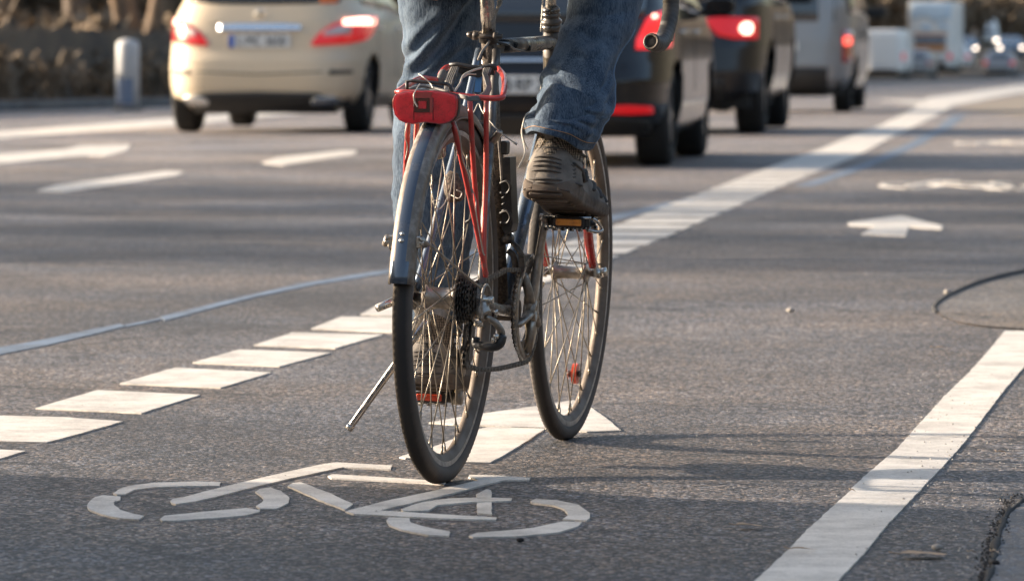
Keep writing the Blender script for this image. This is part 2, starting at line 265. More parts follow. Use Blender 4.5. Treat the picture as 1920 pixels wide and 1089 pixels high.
# ------------------------------------------------------------------ mesh helpers
class MB:
    def __init__(s): s.v = []; s.f = []; s.sm = []; s.mi = []; s.cur = 0
    def add(s, vs, fs, smooth=True):
        o = len(s.v); s.v += [tuple(v) for v in vs]
        s.f += [tuple(i + o for i in f) for f in fs]; s.sm += [smooth] * len(fs); s.mi += [s.cur] * len(fs)
    def grid(s, rows, closed=False, smooth=True, cap=False):
        n = len(rows[0]); vs = [p for r in rows for p in r]; fs = []
        for i in range(len(rows) - 1):
            for j in range(n if closed else n - 1):
                k = (j + 1) % n
                fs.append((i * n + j, i * n + k, (i + 1) * n + k, (i + 1) * n + j))
        if cap:
            fs.append(tuple(range(n))[::-1]); fs.append(tuple((len(rows) - 1) * n + j for j in range(n)))
        s.add(vs, fs, smooth)
    def tube(s, pts, r, n=10, cap=True, flat=None):
        pts = [Vector(p) for p in pts]; m = len(pts)
        if not hasattr(r, '__len__'): r = [r] * m
        rows = []; prev = None
        for i, p in enumerate(pts):
            t = (pts[min(i + 1, m - 1)] - pts[max(i - 1, 0)]).normalized()
            if prev is None:
                a = Vector((0, 0, 1)) if abs(t.z) < .9 else Vector((1, 0, 0)); u = t.cross(a).normalized()
            else: u = (prev - t * prev.dot(t)).normalized()
            prev = u; w = t.cross(u)
            f = flat or 1
            rows.append([p + u * math.cos(2 * PI * k / n) * r[i] + w * math.sin(2 * PI * k / n) * r[i] * f for k in range(n)])
        s.grid(rows, True, True, cap)
    def box(s, c, size, rot=None, bev=0.):
        c = Vector(c); x, y, z = [d / 2 for d in size]
        if bev:
            b = min(bev, x * .9, y * .9, z * .9)
            rows = []
            for zz, k in ((-z, b), (-z + b, 0), (z - b, 0), (z, b)):
                X, Y = x - k, y - k; q = b if not k else b * .5
                pts = [(X - q, -Y), (X, -Y + q), (X, Y - q), (X - q, Y), (-X + q, Y), (-X, Y - q), (-X, -Y + q), (-X + q, -Y)]
                rows.append([Vector((a, d, zz)) for a, d in pts])
            if rot is not None: rows = [[rot @ p for p in r] for r in rows]
            s.grid([[p + c for p in r] for r in rows], True, False, True); return
        vs = [Vector((a, b, d)) for a in (-x, x) for b in (-y, y) for d in (-z, z)]
        if rot is not None: vs = [rot @ v for v in vs]
        s.add([v + c for v in vs], [(0, 1, 3, 2), (4, 6, 7, 5), (0, 4, 5, 1), (2, 3, 7, 6), (0, 2, 6, 4), (1, 5, 7, 3)], False)
    def lathe(s, prof, c, axis='Y', n=48, a0=0., a1=2 * PI, smooth=True):
        """prof: list of (radius, axial)"""
        c = Vector(c); full = abs(a1 - a0 - 2 * PI) < 1e-6; rows = []
        cnt = n if full else n + 1
        for k in range(cnt):
            t = a0 + (a1 - a0) * k / n
            rows.append([c + (Vector((r * math.cos(t), a, r * math.sin(t))) if axis == 'Y' else Vector((r * math.cos(t), r * math.sin(t), a)) if axis == 'Z' else Vector((a, r * math.cos(t), r * math.sin(t)))) for r, a in prof])
        if full: rows.append(rows[0])
        s.grid(rows, False, smooth)
    def cyl(s, a, b, r, n=16, r2=None):
        s.tube([a, b], [r, r if r2 is None else r2], n)
    def prism(s, poly, d, smooth=False):
        """poly of 3D points, extruded by vector d"""
        d = Vector(d); n = len(poly); vs = [Vector(p) for p in poly] + [Vector(p) + d for p in poly]
        fs = [tuple(range(n)), tuple(range(n, 2 * n))[::-1]] + [(i, i + n, (i + 1) % n + n, (i + 1) % n) for i in range(n)]
        s.add(vs, fs, smooth)
    def ball(s, c, r, n=12, sc=(1, 1, 1)):
        c = Vector(c); rows = []
        for i in range(n // 2 + 1):
            t = PI * i / (n // 2)
            rows.append([c + Vector((r * sc[0] * math.sin(t) * math.cos(2 * PI * k / n), r * sc[1] * math.sin(t) * math.sin(2 * PI * k / n), r * sc[2] * math.cos(t))) for k in range(n)])
        s.grid(rows, True)
    def build(s, name, m, parent=None, fix=True):
        me = bpy.data.meshes.new(name); me.from_pydata(s.v, [], s.f); me.update()
        if fix:
            bm = bmesh.new(); bm.from_mesh(me)
            bmesh.ops.remove_doubles(bm, verts=bm.verts, dist=1e-6)
            bmesh.ops.recalc_face_normals(bm, faces=bm.faces); bm.to_mesh(me); bm.free()
            if len(me.polygons) == len(s.sm): me.polygons.foreach_set('use_smooth', s.sm)
            else: me.polygons.foreach_set('use_smooth', [any(s.sm)] * len(me.polygons))
        else: me.polygons.foreach_set('use_smooth', s.sm)
        ms = m if isinstance(m, (list, tuple)) else [m]
        for q in ms: me.materials.append(q)
        if len(ms) > 1 and len(me.polygons) == len(s.mi): me.polygons.foreach_set('material_index', s.mi)
        o = bpy.data.objects.new(name, me); COL.objects.link(o)
        if parent: o.parent = parent
        return o
def tag(o, label=None, cat=None, group=None, kind=None):
    for k, v in (('label', label), ('category', cat), ('group', group), ('kind', kind)):
        if v: o[k] = v
    return o
def empty(name, loc, rz=0):
    o = bpy.data.objects.new(name, None); COL.objects.link(o); o.location = loc; o.rotation_euler = (0, 0, rz); o.empty_display_size = .2
    return o
def children(o): return [c for c in bpy.data.objects if c.parent == o]
def spline(P, n=8):
    P = [Vector(p) for p in P]; Q = [P[0] * 2 - P[1]] + P + [P[-1] * 2 - P[-2]]; out = []
    for i in range(1, len(Q) - 2):
        a, b, c, d = Q[i - 1], Q[i], Q[i + 1], Q[i + 2]
        for k in range(n):
            t = k / n
            out.append(.5 * ((2 * b) + (c - a) * t + (2 * a - 5 * b + 4 * c - d) * t * t + (3 * b - a - 3 * c + d) * t ** 3))
    out.append(P[-1]); return out
def lerp(a, b, t): return a + (b - a) * t
def interp(x, xs, ys):
    return float(np.interp(x, xs, ys))
def textmesh(txt, size, name, m, parent, mtx):
    cu = bpy.data.curves.new(name, 'FONT'); cu.body = txt; cu.size = size; cu.align_x = 'CENTER'; cu.align_y = 'CENTER'; cu.extrude = .002
    t = bpy.data.objects.new(name, cu); COL.objects.link(t)
    dg = bpy.context.evaluated_depsgraph_get(); me = bpy.data.meshes.new_from_object(t.evaluated_get(dg))
    bpy.data.objects.remove(t); me.transform(mtx); me.materials.clear(); me.materials.append(m)
    o = bpy.data.objects.new(name, me); COL.objects.link(o); o.parent = parent; return o

# ------------------------------------------------------------------ the setting: ground, road, kerb, markings
def kerb_x(y): return -6.56 + (y - 62.9) * .165
def road_r(y): return 9 + y * .22
ROWS = [-20, -10, 0, 5, 10, 20, 30, 36] + [36 + 1.25 * i for i in range(1, 9)] + [50, 60, 80, 100, 130, 160, 200, 240, 250] + [250 + 3 * i for i in range(1, 11)] + [300, 330, 370, 380, 450, 600]
b = MB(); b.grid([[(x, y, zt(y) - .03) for x in (-900, -200, -60, 0, 60, 200, 900)] for y in [-300] + ROWS + [1000, 2500]], smooth=False)
tag(b.build('ground', M['soil'], fix=False), kind='structure')
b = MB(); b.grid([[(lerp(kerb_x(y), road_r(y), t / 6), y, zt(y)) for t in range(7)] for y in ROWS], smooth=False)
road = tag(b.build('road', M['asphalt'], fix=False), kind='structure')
b = MB(); b.grid([[(kerb_x(y) - d, y, zt(y) + h) for d, h in ((.18, .115), (3, .12), (12, .5), (40, 2.2), (90, 3.5))] for y in ROWS], smooth=False)
tag(b.build('verge', M['soil'], fix=False), kind='structure')
b = MB(); b.grid([[(kerb_x(y) - d, y, zt(y) + h) for d, h in ((0, -.02), (0, .10), (.02, .125), (.18, .125), (.18, -.02))] for y in ROWS], smooth=False)
tag(b.build('kerb', M['kerb'], fix=False), kind='structure')

def mark(name, polys, m, th=.003, ground=True, dense=.035, jit=.0012):
    """flat raised marking(s) from outlines on the ground; edges slightly ragged"""
    b = MB()
    for P in polys:
        P = [G(*p) for p in P] if ground else P
        Q = []
        for i in range(len(P)):
            a, c = Vector(P[i]), Vector(P[(i + 1) % len(P)]); d = (c - a).length; n = max(1, min(90, int(d / dense)))
            for k in range(n):
                q = a.lerp(c, k / n); j = jit * (1 if P[i][1] < 16 else 0)
                Q.append((q.x + rnd.uniform(-j, j), q.y + rnd.uniform(-j, j) * 2))
        bm = bmesh.new(); vs = [bm.verts.new((x, y, zt(y) + th)) for x, y in Q]
        f = bm.faces.new(vs); 
        if f.normal.z < 0: f.normal_flip()
        ex = bmesh.ops.extrude_face_region(bm, geom=[f]); ev = [g for g in ex['geom'] if isinstance(g, bmesh.types.BMVert)]
        for v in ev: pass
        for v in vs: v.co.z -= th + .002
        bmesh.ops.triangulate(bm, faces=bm.faces[:])
        bmesh.ops.recalc_face_normals(bm, faces=bm.faces[:])
        bm.verts.index_update(); b.add([v.co.copy() for v in bm.verts], [[v.index for v in f.verts] for f in bm.faces], False); bm.free()
    return b.build(name, m, road, fix=False)

def crop8(P): return [(100 + x / 1.7778, 840 + y / 1.7778) for x, y in P]
SYM = [
 [(200,155),(215,143),(250,130),(340,119),(480,115),(557,118),(555,130),(460,130),(340,134),(270,143),(240,158),(212,158)],
 [(110,195),(118,183),(140,167),(165,161),(222,165),(222,177),(203,184),(202,195),(225,210),(262,222),(305,230),(283,243),(220,237),(160,225),(122,210)],
 [(358,240),(372,229),(450,222),(560,211),(640,204),(690,211),(688,217),(640,228),(540,238),(400,246),(360,246)],
 [(672,150),(690,140),(722,135),(758,147),(788,170),(785,187),(745,206),(690,205),(675,197),(695,185),(702,172),(690,160)],
 [(390,180),(400,173),(430,168),(560,135),(680,106),(800,78),(900,57),(940,51),(1131,62),(1124,74),(965,68),(925,76),(760,112),(640,141),(540,167),(470,182),(410,190),(393,187)],
 [(780,130),(800,120),(828,118),(910,150),(1000,190),(972,210),(880,175)],
 [(913,97),(930,91),(1120,102),(1308,115),(1300,124),(1180,116),(925,104)],
 [(975,215),(1000,208),(1100,182),(1250,150),(1420,110),(1385,101),(1385,93),(1480,95),(1588,103),(1584,111),(1500,111),(1330,155),(1180,190),(1090,212),(1300,225),(1480,235),(1474,243),(1300,239),(1000,223)],
 [(1160,208),(1200,192),(1260,179),(1330,171),(1450,169),(1528,171),(1525,180),(1400,183),(1280,194),(1250,212),(1165,214)],
 [(1110,245),(1118,236),(1186,237),(1190,252),(1240,268),(1322,283),(1317,296),(1250,294),(1160,277),(1118,260)],
 [(1385,297),(1410,286),(1500,280),(1600,270),(1700,248),(1763,252),(1748,265),(1680,285),(1560,298),(1400,301)],
 [(1590,180),(1605,174),(1680,178),(1750,193),(1790,220),(1788,235),(1775,246),(1700,241),(1716,228),(1702,208),(1662,194),(1595,187)],
 [(1410,158),(1445,140),(1459,145),(1460,170),(1412,172)],[(1412,186),(1460,183),(1462,224),(1414,221)]]
mark('bicycle_symbol', [crop8(P) for P in SYM], M['white'], .003)
symc = [[G(*p) for p in crop8(P)] for P in SYM]
for tx, ty in ((1795, 348), (1895, 269)):                 # the same symbol again, further up the cycle lane
    c0 = G(635, 935); c1 = G(tx, ty)
    mark('bicycle_symbol', [[((x - c0[0]) + c1[0] , (y - c0[1]) * 1.25 + c1[1]) for x, y in P] for P in symc], M['white'], .003, ground=False, jit=0)
mark('arrow', [[(804,794),(860,784),(935,773),(1000,764),(1076,752),(1112,768),(1140,788),(1164,809),(1100,811),(1060,809),(1022,803.5),(960,802),(905,799.5),(850,797.5)],
               [(749,859),(765,853),(800,845),(850,825),(890,808),(915,802.5),(960,803.5),(1022,805.5),(990,828),(950,852),(919,869),(870,868),(800,861),(760,861)]], M['white'], .003)
mark('arrow', [[(1590,418),(1690,405),(1768,424.5),(1765,431),(1704,426),(1698,444),(1615,440),(1640,426),(1591,423)]], M['white'])
mark('arrow', [[(0,290),(120,281),(150,274),(245,272),(238,283),(200,293),(165,292),(0,307),(-60,312),(-60,296)]], M['white'])
mark('lane_dash', [[(68,359),(105,348),(310,321),(346,323),(330,330),(120,361)]], M['white'])
mark('lane_dash', [[(490,306),(520,296),(640,283),(670,283),(665,290),(530,311)]], M['white'])
mark('lane_line', [[(-60,253),(315,223),(520,209),(700,199),(700,204),(520,217),(315,238),(-60,266)]], M['white'])
mark('solid_line', [[(1400,1110),(1418,1089),(1470,1040),(1514,995),(1580,935),(1620,895),(1680,845),(1725,795),(1770,745),(1815,702),(1850,663),(1884,622),(1960,622),(1960,640),(1920,690),(1880,737),(1840,790),(1805,835),(1765,880),(1735,910),(1698,950),(1660,990),(1620,1040),(1573,1089),(1555,1110)]], M['white'], .003, dense=.03)
# the blocks of the broken line beside the cycle lane, then the line they merge into
blocks = [[(-60,778),(0,781),(120,784),(230,792),(150,815),(88,831),(0,829),(-60,828)],[(-60,842),(48,847),(0,862),(-60,866)],
 [(183,733),(375,742),(265,776),(66,767)],[(328,691),(509,700),(414,728.5),(224,720.5)],[(448,657),(620,663),(524,688.5),(360,681.5)],[(548,625),(718,629),(628,654.5),(476,648.5)],
 [(640,595),(822,599),(738,624.5),(583,617.5)],[(712,571),(905,575),(823,596.5),(675,591.5)]]
mark('block_line', blocks, M['white'], .003)
Lx = [(712,571),(1150,426),(1230,393),(1310,364),(1400,330),(1480,300),(1545,278),(1640,240),(1700,212),(1735,188)]
Rx = [(890,578),(1152,484),(1270,436),(1400,379),(1470,348),(1545,318),(1620,287),(1700,245),(1760,215),(1783,200)]
GL = [G(*p) for p in Lx]; GR = [G(*p) for p in Rx]
bl = []; y0 = 15.9
while y0 < 30:
    y1 = y0 + .56
    xl = lambda y: interp(y, [p[1] for p in GL], [p[0] for p in GL]); xr = lambda y: interp(y, [p[1] for p in GR], [p[0] for p in GR])
    bl.append([(xl(y0), y0), (xr(y0), y0), (xr(y1), y1), (xl(y1), y1)]); y0 += .76
mark('block_line', bl, M['white'], .003, ground=False)
Y = [30 + i for i in range(0, 60, 2) if 30 + i < GL[-1][1]] + [GL[-1][1]]
mark('merging_line', [[(xl(y), y) for y in Y] + [(xr(y), y) for y in Y[::-1]]], M['white'], .003, ground=False, dense=1)
mark('stop_line', [[(1728,190),(1740,184),(1905,160),(1960,155),(1960,170),(1905,176),(1785,199),(1776,206),(1750,202)]], M['white'], .0045, dense=1)
mark('blue_line', [[(-40,658),(60,642),(180,617),(225,608),(238,612),(190,624),(80,650),(-40,673)],[(300,595),(430,563),(560,533),(735,504),(737,512),(600,533),(480,557),(310,602)],[(228,611),(300,597),(302,600),(240,613)],
                   [(737,504),(900,468),(1150,404),(1230,385),(1320,366),(1330,370),(1240,391),(1155,413),(900,477),(737,513)],
                   [(1490,350),(1560,328),(1635,300),(1710,266),(1755,242),(1785,217),(1812,216),(1782,240),(1730,270),(1670,297),(1600,324),(1525,349)]], M['blue'], .0022, dense=.06)
def sheet(name, P, m, z): 
    P = [G(*p) for p in P]; b = MB(); b.add([(x, y, zt(y) + z) for x, y in P], [tuple(range(len(P)))], False); o = b.build(name, m, fix=False)
    if o.data.polygons[0].normal.z < 0: o.data.flip_normals()
    return tag(o, kind='structure')
ISL = [(1752,580),(1757,571),(1775,558),(1810,541),(1850,527),(1920,511),(2000,500),(2000,622),(1920,619),(1850,614),(1800,606),(1765,593)]
sheet('repaired_patch', ISL, M['patch'], .004)
b = MB(); b.tube(spline([Vector((*G(*p), -.003)) for p in [(1757,587),(1753,576),(1772,560),(1810,542),(1850,528),(1920,512),(2000,501)]], 6), [.009 + .009 * min(1, i / 26) for i in range(37)], 8, True)
b.build('tar_joint', M['tar'], road)
PAV = [(1852,1110),(1866,1060),(1872,1030),(1882,990),(1895,965),(1925,940),(2050,915),(2050,1110)]
sheet('pavement', PAV, M['paving'], .004)
b = MB(); b.tube([Vector((*G(*p), .002)) + Vector((rnd.uniform(-.003, .003), 0, 0)) for p in [(lerp(a[0], c[0], k / 6) - 5, lerp(a[1], c[1], k / 6)) for a, c in zip(PAV[:6], PAV[1:7]) for k in range(6)]], [rnd.uniform(.003, .010) for _ in range(36)], 7, True)
b.build('joint', M['tar'], road)
sheet('sandy_strip', [(1786,202),(1850,190),(1930,178),(2000,170),(2000,225),(1930,222),(1850,213)], M['sand'], .004)

# small litter lying on the road
M['leaf'] = mat('dry_leaf', (.50, .35, .22), .8, var=.4, vscale=60); M['stone'] = mat('pale_grit', (.45, .41, .36), .8, var=.4, vscale=80)
def leaf(px, py, L_, W_, label, a=0., rz=None, m='leaf'):
    x, y = G(px, py); o = empty('dry_leaf', (x, y, .005), rnd.uniform(-.3, .3) if rz is None else rz); b = MB(); rows = []
    for i in range(9):
        t = i / 8; w = W_ * math.sin(PI * min(1, t * .95 + .03)) ** .8 * (1 + .25 * math.sin(9 * t))
        rows.append([(L_ * (t - .5), w * k / 2, .0022 + .0015 * abs(k) * (1 + math.sin(5 * t)) + .0008 * math.sin(4 * t + 1)) for k in (-1, -.4, .3, 1)])
    b.grid(rows); ob = b.build('blade', M[m], o)
    b = MB(); b.tube([(-L_ / 2, 0, .003), (-L_ * .75, .003, .006)], .0009, 5); b.build('stem', M[m], o)
    tag(o, label, 'leaf', 'dry leaves on the asphalt')
leaf(1404, 992, .045, .035, 'pale flat leaf lying on the shaded asphalt left of the solid white line')
leaf(1508, 1037, .045, .010, 'narrow curled leaf lying across the solid white line near the bottom edge')
leaf(1732, 1046, .075, .05, 'largest brown leaf, lying between the solid white line and the pavement corner')
leaf(1826, 1043, .016, .01, 'tiny pale leaf scrap just left of the pavement corner')
leaf(1866, 1042, .012, .03, 'upright pale leaf caught in the dark joint of the pavement corner')
leaf(1770, 657, .05, .03, 'curled brown leaf beside the upper end of the solid white line')
leaf(1600, 927, .010, .010, 'tiny reddish leaf scrap on the edge of the solid white line')
leaf(1880, 854, .02, .012, 'small tan leaf right of the solid white line where the shadows cross it')
def grit(name, n, region, rmin, rmax, m, label):
    b = MB(); rg = random.Random(n)
    for i in range(n):
        px, py = region(rg); x, y = G(px, py); r = rg.uniform(rmin, rmax); q = rg.uniform(0, 6); v = []
        for k in range(5): v.append(Vector((x + r * rg.uniform(.6, 1.2) * math.cos(q + k * 1.257), y + r * rg.uniform(.6, 1.2) * math.sin(q + k * 1.257), zt(y) + .0035)))
        b.add(v + [Vector((x, y, zt(y) + .004 + r * .8))], [(k, (k + 1) % 5, 5) for k in range(5)], False)
    tag(b.build(name, m, fix=False), label, 'grit', kind='stuff')
def _edge(rg):
    t = rg.random(); py = 1100 - 170 * t; px = 1852 + 60 * t ** 1.6 + rg.gauss(-9, 9); return px, py
grit('road_grit', 420, _edge, .0012, .004, M['tar'], 'dark crumbs and dirt along the rough edge of the pavement corner')
grit('road_grit', 260, lambda rg: (rg.uniform(1700, 1915), rg.uniform(700, 1085)), .0010, .0032, M['stone'], 'pale grit scattered right of the solid white line')
grit('road_grit', 160, lambda rg: (rg.uniform(1150, 1900), rg.uniform(560, 1080)), .0012, .0030, M['stone'], 'sparse pale grit on the cycle lane right of the bicycle')
grit('road_grit', 160, lambda rg: (rg.uniform(0, 720), rg.uniform(640, 1080)), .0010, .0024, M['stone'], 'sparse pale grit around the painted blocks on the left')
def stone(px, py, r, label, m='stone'):
    x, y = G(px, py); b = MB(); b.ball((0, 0, 0), r, 8, (1.2, 1, .7)); 
    b.v = [tuple(c * (1 + .25 * noise.noise(Vector(v) * 90 + Vector((px, 0, 0)))) for c in v) for v in b.v]
    o = b.build('pebble', M[m]); o.location = (x, y, r * .6 + .002); tag(o, label, 'pebble', 'small stones on the asphalt')
stone(1777, 553, .012, 'white pebble on the dark tar joint of the round road patch')
stone(1757, 1033, .008, 'grey pebble above the largest brown leaf')
stone(1482, 587, .011, 'lone pale pebble on open asphalt right of the bicycle')
stone(975, 1018, .006, 'small black pebble below the rear part of the painted bicycle', 'tar')
stone(1866, 1062, .007, 'black pebble at the foot of the upright leaf by the pavement joint', 'tar')

# ------------------------------------------------------------------ the bicycle
bike = empty('bicycle', tuple(B0))
bike.rotation_mode = 'QUATERNION'
bike.rotation_quaternion = Matrix(((MB_[0][0], MB_[0][1], MB_[0][2]), (MB_[1][0], MB_[1][1], MB_[1][2]), (MB_[2][0], MB_[2][1], MB_[2][2]))).to_quaternion()
tag(bike, 'dusty touring bicycle with red rack and red fork ridden along the cycle lane', 'bicycle')
R_W, WB = .342, 1.031
RA = Vector((0, 0, .342)); FA = Vector((WB, 0, .342)); BBc = Vector((.43, 0, .298))
def wheel(name, c, rt, front):
    c = Vector(c)
    b = MB()                                              # rim: box section with brake tracks
    ro, ri = R_W - rt * 1.55, R_W - rt * 1.55 - (.026 if not front else .024)
    hw = .0125
    b.cur = 0; b.lathe([(ro - .012, -hw), (ri + .004, -hw * .62), (ri, -hw * .3), (ri, hw * .3), (ri + .004, hw * .62), (ro - .012, hw)], (0, 0, 0), n=96)
    b.cur = 1; b.lathe([(ro - .012, -hw), (ro - .004, -hw - .0004), (ro, -hw + .0015)], (0, 0, 0), n=96)
    b.lathe([(ro, hw - .0015), (ro - .004, hw + .0004), (ro - .012, hw)], (0, 0, 0), n=96)
    w = b.build(name, [M['rim'], M['rimtrack']], bike, fix=False); w.location = c
    b = MB(); cr = R_W - rt; NT = 150; rows = []          # tyre with sidewall ribs and a blocky tread
    K = 28
    for i in range(NT * 2):
        t = 2 * PI * i / (NT * 2); r_ = []
        for k in range(K):
            q = 2 * PI * k / K; rad = rt
            out = math.cos(q)
            if out > .45: rad += (.0016 if (i + (1 if abs(math.sin(q)) > .45 else 0)) % 2 else -.0008) * min(1, (out - .45) * 4)
            if abs(math.sin(q)) > .8: rad -= .0006 * (k % 2)
            r_.append((((cr + rad * out) * math.cos(t)), rad * .98 * math.sin(q), (cr + rad * out) * math.sin(t)))
        rows.append(r_)
    rows.append(rows[0]); b.grid(rows, True); b.build('tyre', M['tyre'], w, fix=False)
    b = MB()
    if front: fl, fr, rf = .033, -.033, .020; b.lathe([(.0, .050), (.007, .050), (.007, .040), (.013, .038), (.02, .035), (.0225, .033), (.0225, .031), (.014, .028), (.0125, 0), (.014, -.028), (.0225, -.031), (.0225, -.033), (.02, -.035), (.013, -.038), (.007, -.04), (.007, -.05), (0, -.05)], (0, 0, 0), n=32)
    else: fl, fr, rf = .037, -.018, .024; b.lathe([(0, .066), (.008, .066), (.008, .05), (.015, .047), (.024, .04), (.027, .038), (.027, .035), (.021, .031), (.019, .005), (.021, -.012), (.027, -.0165), (.027, -.0195), (.017, -.022), (0, -.022)], (0, 0, 0), n=32)
    b.build('hub', M['alu'], w, fix=False)
    N = 36; nip = ri - .0005
    for i in range(N):
        left = i % 2; a_r = 2 * PI * (i + .5) / N + (.1 if front else .37)
        fl_y = fl if left else fr
        sgn = 1 if (i // 2) % 2 else -1
        ha = a_r + sgn * 1.18
        p0 = Vector((rf * math.cos(ha), fl_y + (.002 if sgn > 0 else -.002), rf * math.sin(ha)))
        p1 = Vector((nip * math.cos(a_r), (.003 if left else -.003), nip * math.sin(a_r)))
        d = (p1 - p0).normalized(); b = MB(); b.tube([p0, p1 - d * .014], .00125, 6); b.tube([p1 - d * .014, p1 + d * .004], .0022, 6)
        b.build('spoke', M['spoke'], w, fix=False)
    return w
rw = wheel('rear_wheel', RA, .0185, False)
fw = wheel('front_wheel', FA, .0165, True)
b = MB(); a_ = math.radians(40); b.tube([(0, 0, 0), (0, 0, .03)], .0022, 6); v_ = b.build('valve', M['black'], fw); v_.location = (.300 * math.cos(.25), 0, .300 * math.sin(.25)); v_.rotation_euler = (0, -PI / 2 - .25, 0)
# front spoke reflector (two lobes, seen at an angle)
b = MB(); rr = Vector((.068, 0, -.212)); ang = math.atan2(rr.z, rr.x); ex = Vector((.28, 0, .96)); ey = Vector((.96, 0, -.28))
out = [(.0215 * math.cos(t), .020 * math.sin(t)) for t in np.linspace(0, 2 * PI, 24, endpoint=False)]
b.prism([rr + ex * u + ey * v + Vector((0, -.006, 0)) for u, v in out], (0, .010, 0)); sr = b.build('spoke_reflector', M['redamber'], fw)
b = MB(); b.prism([rr + ex * u * .35 + ey * (v * .5 + .002) + Vector((0, .008, 0)) for u, v in out], (0, .005, 0)); b.prism([rr + ex * u * .3 + ey * (v * .5) + Vector((0, -.008, 0)) for u, v in out], (0, -.004, 0)); b.tube([rr + Vector((0, -.012, 0)), rr + Vector((0, .018, 0))], .004, 8)
b.build('reflector_clip', M['black'], fw)

# frame
ST = Vector((.272, 0, .815)); HT0 = Vector((.835, 0, .69)); HT1 = Vector((.795, 0, .845)); TT1 = HT1 - Vector((-.006, 0, .033))
b = MB()
b.tube([ST + Vector((0, 0, -.01)), TT1 + Vector((.002, 0, 0))], .0142, 18)
for y in (0,): pass
b.tube([HT0 - (HT1 - HT0) * .02, HT1], .0175, 20)
for p, r0, r1 in ((HT1, .0195, .0175), (HT0, .0175, .0195)): b.tube([p - (HT1 - HT0).normalized() * .009, p + (HT1 - HT0).normalized() * .004], .0198, 20)
frame = b.build('frame', M['steel'], bike, fix=False)
b = MB(); b.tube([BBc, HT0 + Vector((-.006, 0, .028))], .0158, 18)
for t in (.36, .475):
    q = BBc.lerp(HT0, t); b.tube([q + Vector((-.009, -.008, .006)), q + Vector((-.013, -.013, .008))], .004, 8)
b.build('down_tube', M['tubeblue'], frame, fix=False)
b = MB(); b.tube([BBc, ST], .0150, 18); b.build('seat_tube', M['muddy'], frame, fix=False)
b = MB(); b.tube([BBc + Vector((0, -.036, 0)), BBc + Vector((0, .036, 0))], .021, 20); b.build('bottom_bracket', M['muddy'], frame, fix=False)
for s in (1, -1):
    b = MB(); b.tube(spline([BBc + Vector((-.02, .022 * s, .0)), (.30, .030 * s, .306), (.12, .052 * s, .325), (.02, .062 * s, .34)], 5), [.0115 - .00022 * i for i in range(16)], 14)
    b.build('chain_stay', M['steel'], frame, fix=False)
    b = MB(); b.tube(spline([ST + Vector((-.006, .016 * s, -.016)), (.185, .030 * s, .64), (.10, .044 * s, .50), (.012, .062 * s, .356)], 6), .0083, 14)
    b.tube([(.197, .028 * s, .655), (.180, .040 * s, .640)], .006, 8)
    b.build('seat_stay', M['tubeblue'] if s > 0 else M['steel'], frame, fix=False)
    b = MB(); b.prism([(.03, .060 * s, .345), (.015, .060 * s, .368), (-.01, .060 * s, .372), (-.018, .060 * s, .345), (-.016, .060 * s, .325), (.0, .060 * s, .318), (.025, .060 * s, .33)], (0, .006 * s, 0)); b.build('dropout', M['steel'], frame)
b = MB(); b.tube([(.215, -.030, .60 + .06), (.215, .030, .66)], .007, 10); b.build('brake_bridge', M['steel'], frame)
# fork
b = MB()
for s in (1, -1):
    b.tube(spline([(.842, .014 * s, .693), (.850, .022 * s, .675), (.875, .036 * s, .60), (.925, .052 * s, .49), (.965, .050 * s, .42), (1.02, .049 * s, .358)], 5), [.0125] * 10 + [lerp(.0125, .0085, i / 15) for i in range(16)], 14, flat=1.0)
b.tube([(.842, -.014, .690), (.842, .014, .690)], .014, 14)
fork = b.build('fork', M['redfork'], bike, fix=False)
b = MB()
for s in (1, -1): b.prism([(1.012, .052 * s, .375), (1.045, .052 * s, .352), (1.040, .052 * s, .33), (1.018, .052 * s, .335)], (0, .005 * s, 0)); b.tube([(1.031, .05 * s, .342), (1.031, .064 * s, .342)], .010, 14)
b.tube([(1.031, -.064, .344), (1.031, -.076, .347)], .009, 12); 
b.build('quick_release', M['alub'], fork)
b = MB(); b.tube([(1.031, .052, .30 + .042), (1.031, .068, .342)], .011, 12); b.tube([(1.02, .056, .322), (1.02, .062, .308)], .007, 10); b.build('axle_nut', M['alub'], fork)
# head set
b = MB(); ax = (HT1 - HT0).normalized(); base = HT1 + ax * .004
b.lathe([(0, .0), (.0195, 0), (.0215, .004), (.0215, .007), (.018, .010), (.0155, .013), (.0165, .016), (.0185, .018), (.0185, .022), (.015, .0235), (.0175, .025), (.0175, .032), (.0150, .0345), (.0128, .0355), (0, .036)], (0, 0, 0), 'Z', 6 * 6)
hs = b.build('headset', M['steel'], bike, fix=False); hs.location = base; hs.rotation_euler = ax.to_track_quat('Z', 'Y').to_euler()
BARC = Vector((.862, 0, .933))
b = MB(); q0 = base + ax * .03; q1 = base + ax * .072; b.tube([q0, q1], .0112, 16); b.tube(spline([q1 - ax * .01, q1 + Vector((.02, 0, .006)), BARC], 5), .013, 12)
b.tube([q1 - Vector((.0, 0, 0)), q1 + ax * .012], .014, 14); b.tube([BARC + Vector((0, -.024, 0)), BARC + Vector((0, .024, 0))], .0185, 16)
b.box(q1 + Vector((-.008, 0, .004)), (.03, .026, .022), bev=.004)
b.tube([q1 + Vector((-.015, .012, .012)), q1 + Vector((-.015, .036, .010))], .010, 12); b.tube([q1 + Vector((-.015, -.012, .012)), q1 + Vector((-.015, -.034, .010))], .0115, 12); b.tube([q1 + Vector((-.015, .036, .010)), q1 + Vector((-.015, .043, .008))], .0045, 8)
b.build('stem', M['alub'], bike)
b = MB(); b.tube(spline([BARC + Vector((0, -.155, 0)), BARC, BARC + Vector((0, .155, 0))], 8), .0128, 14)
hb = b.build('handlebar', M['alub'], bike)
BE = bp(1222, 79, Y=-.212)
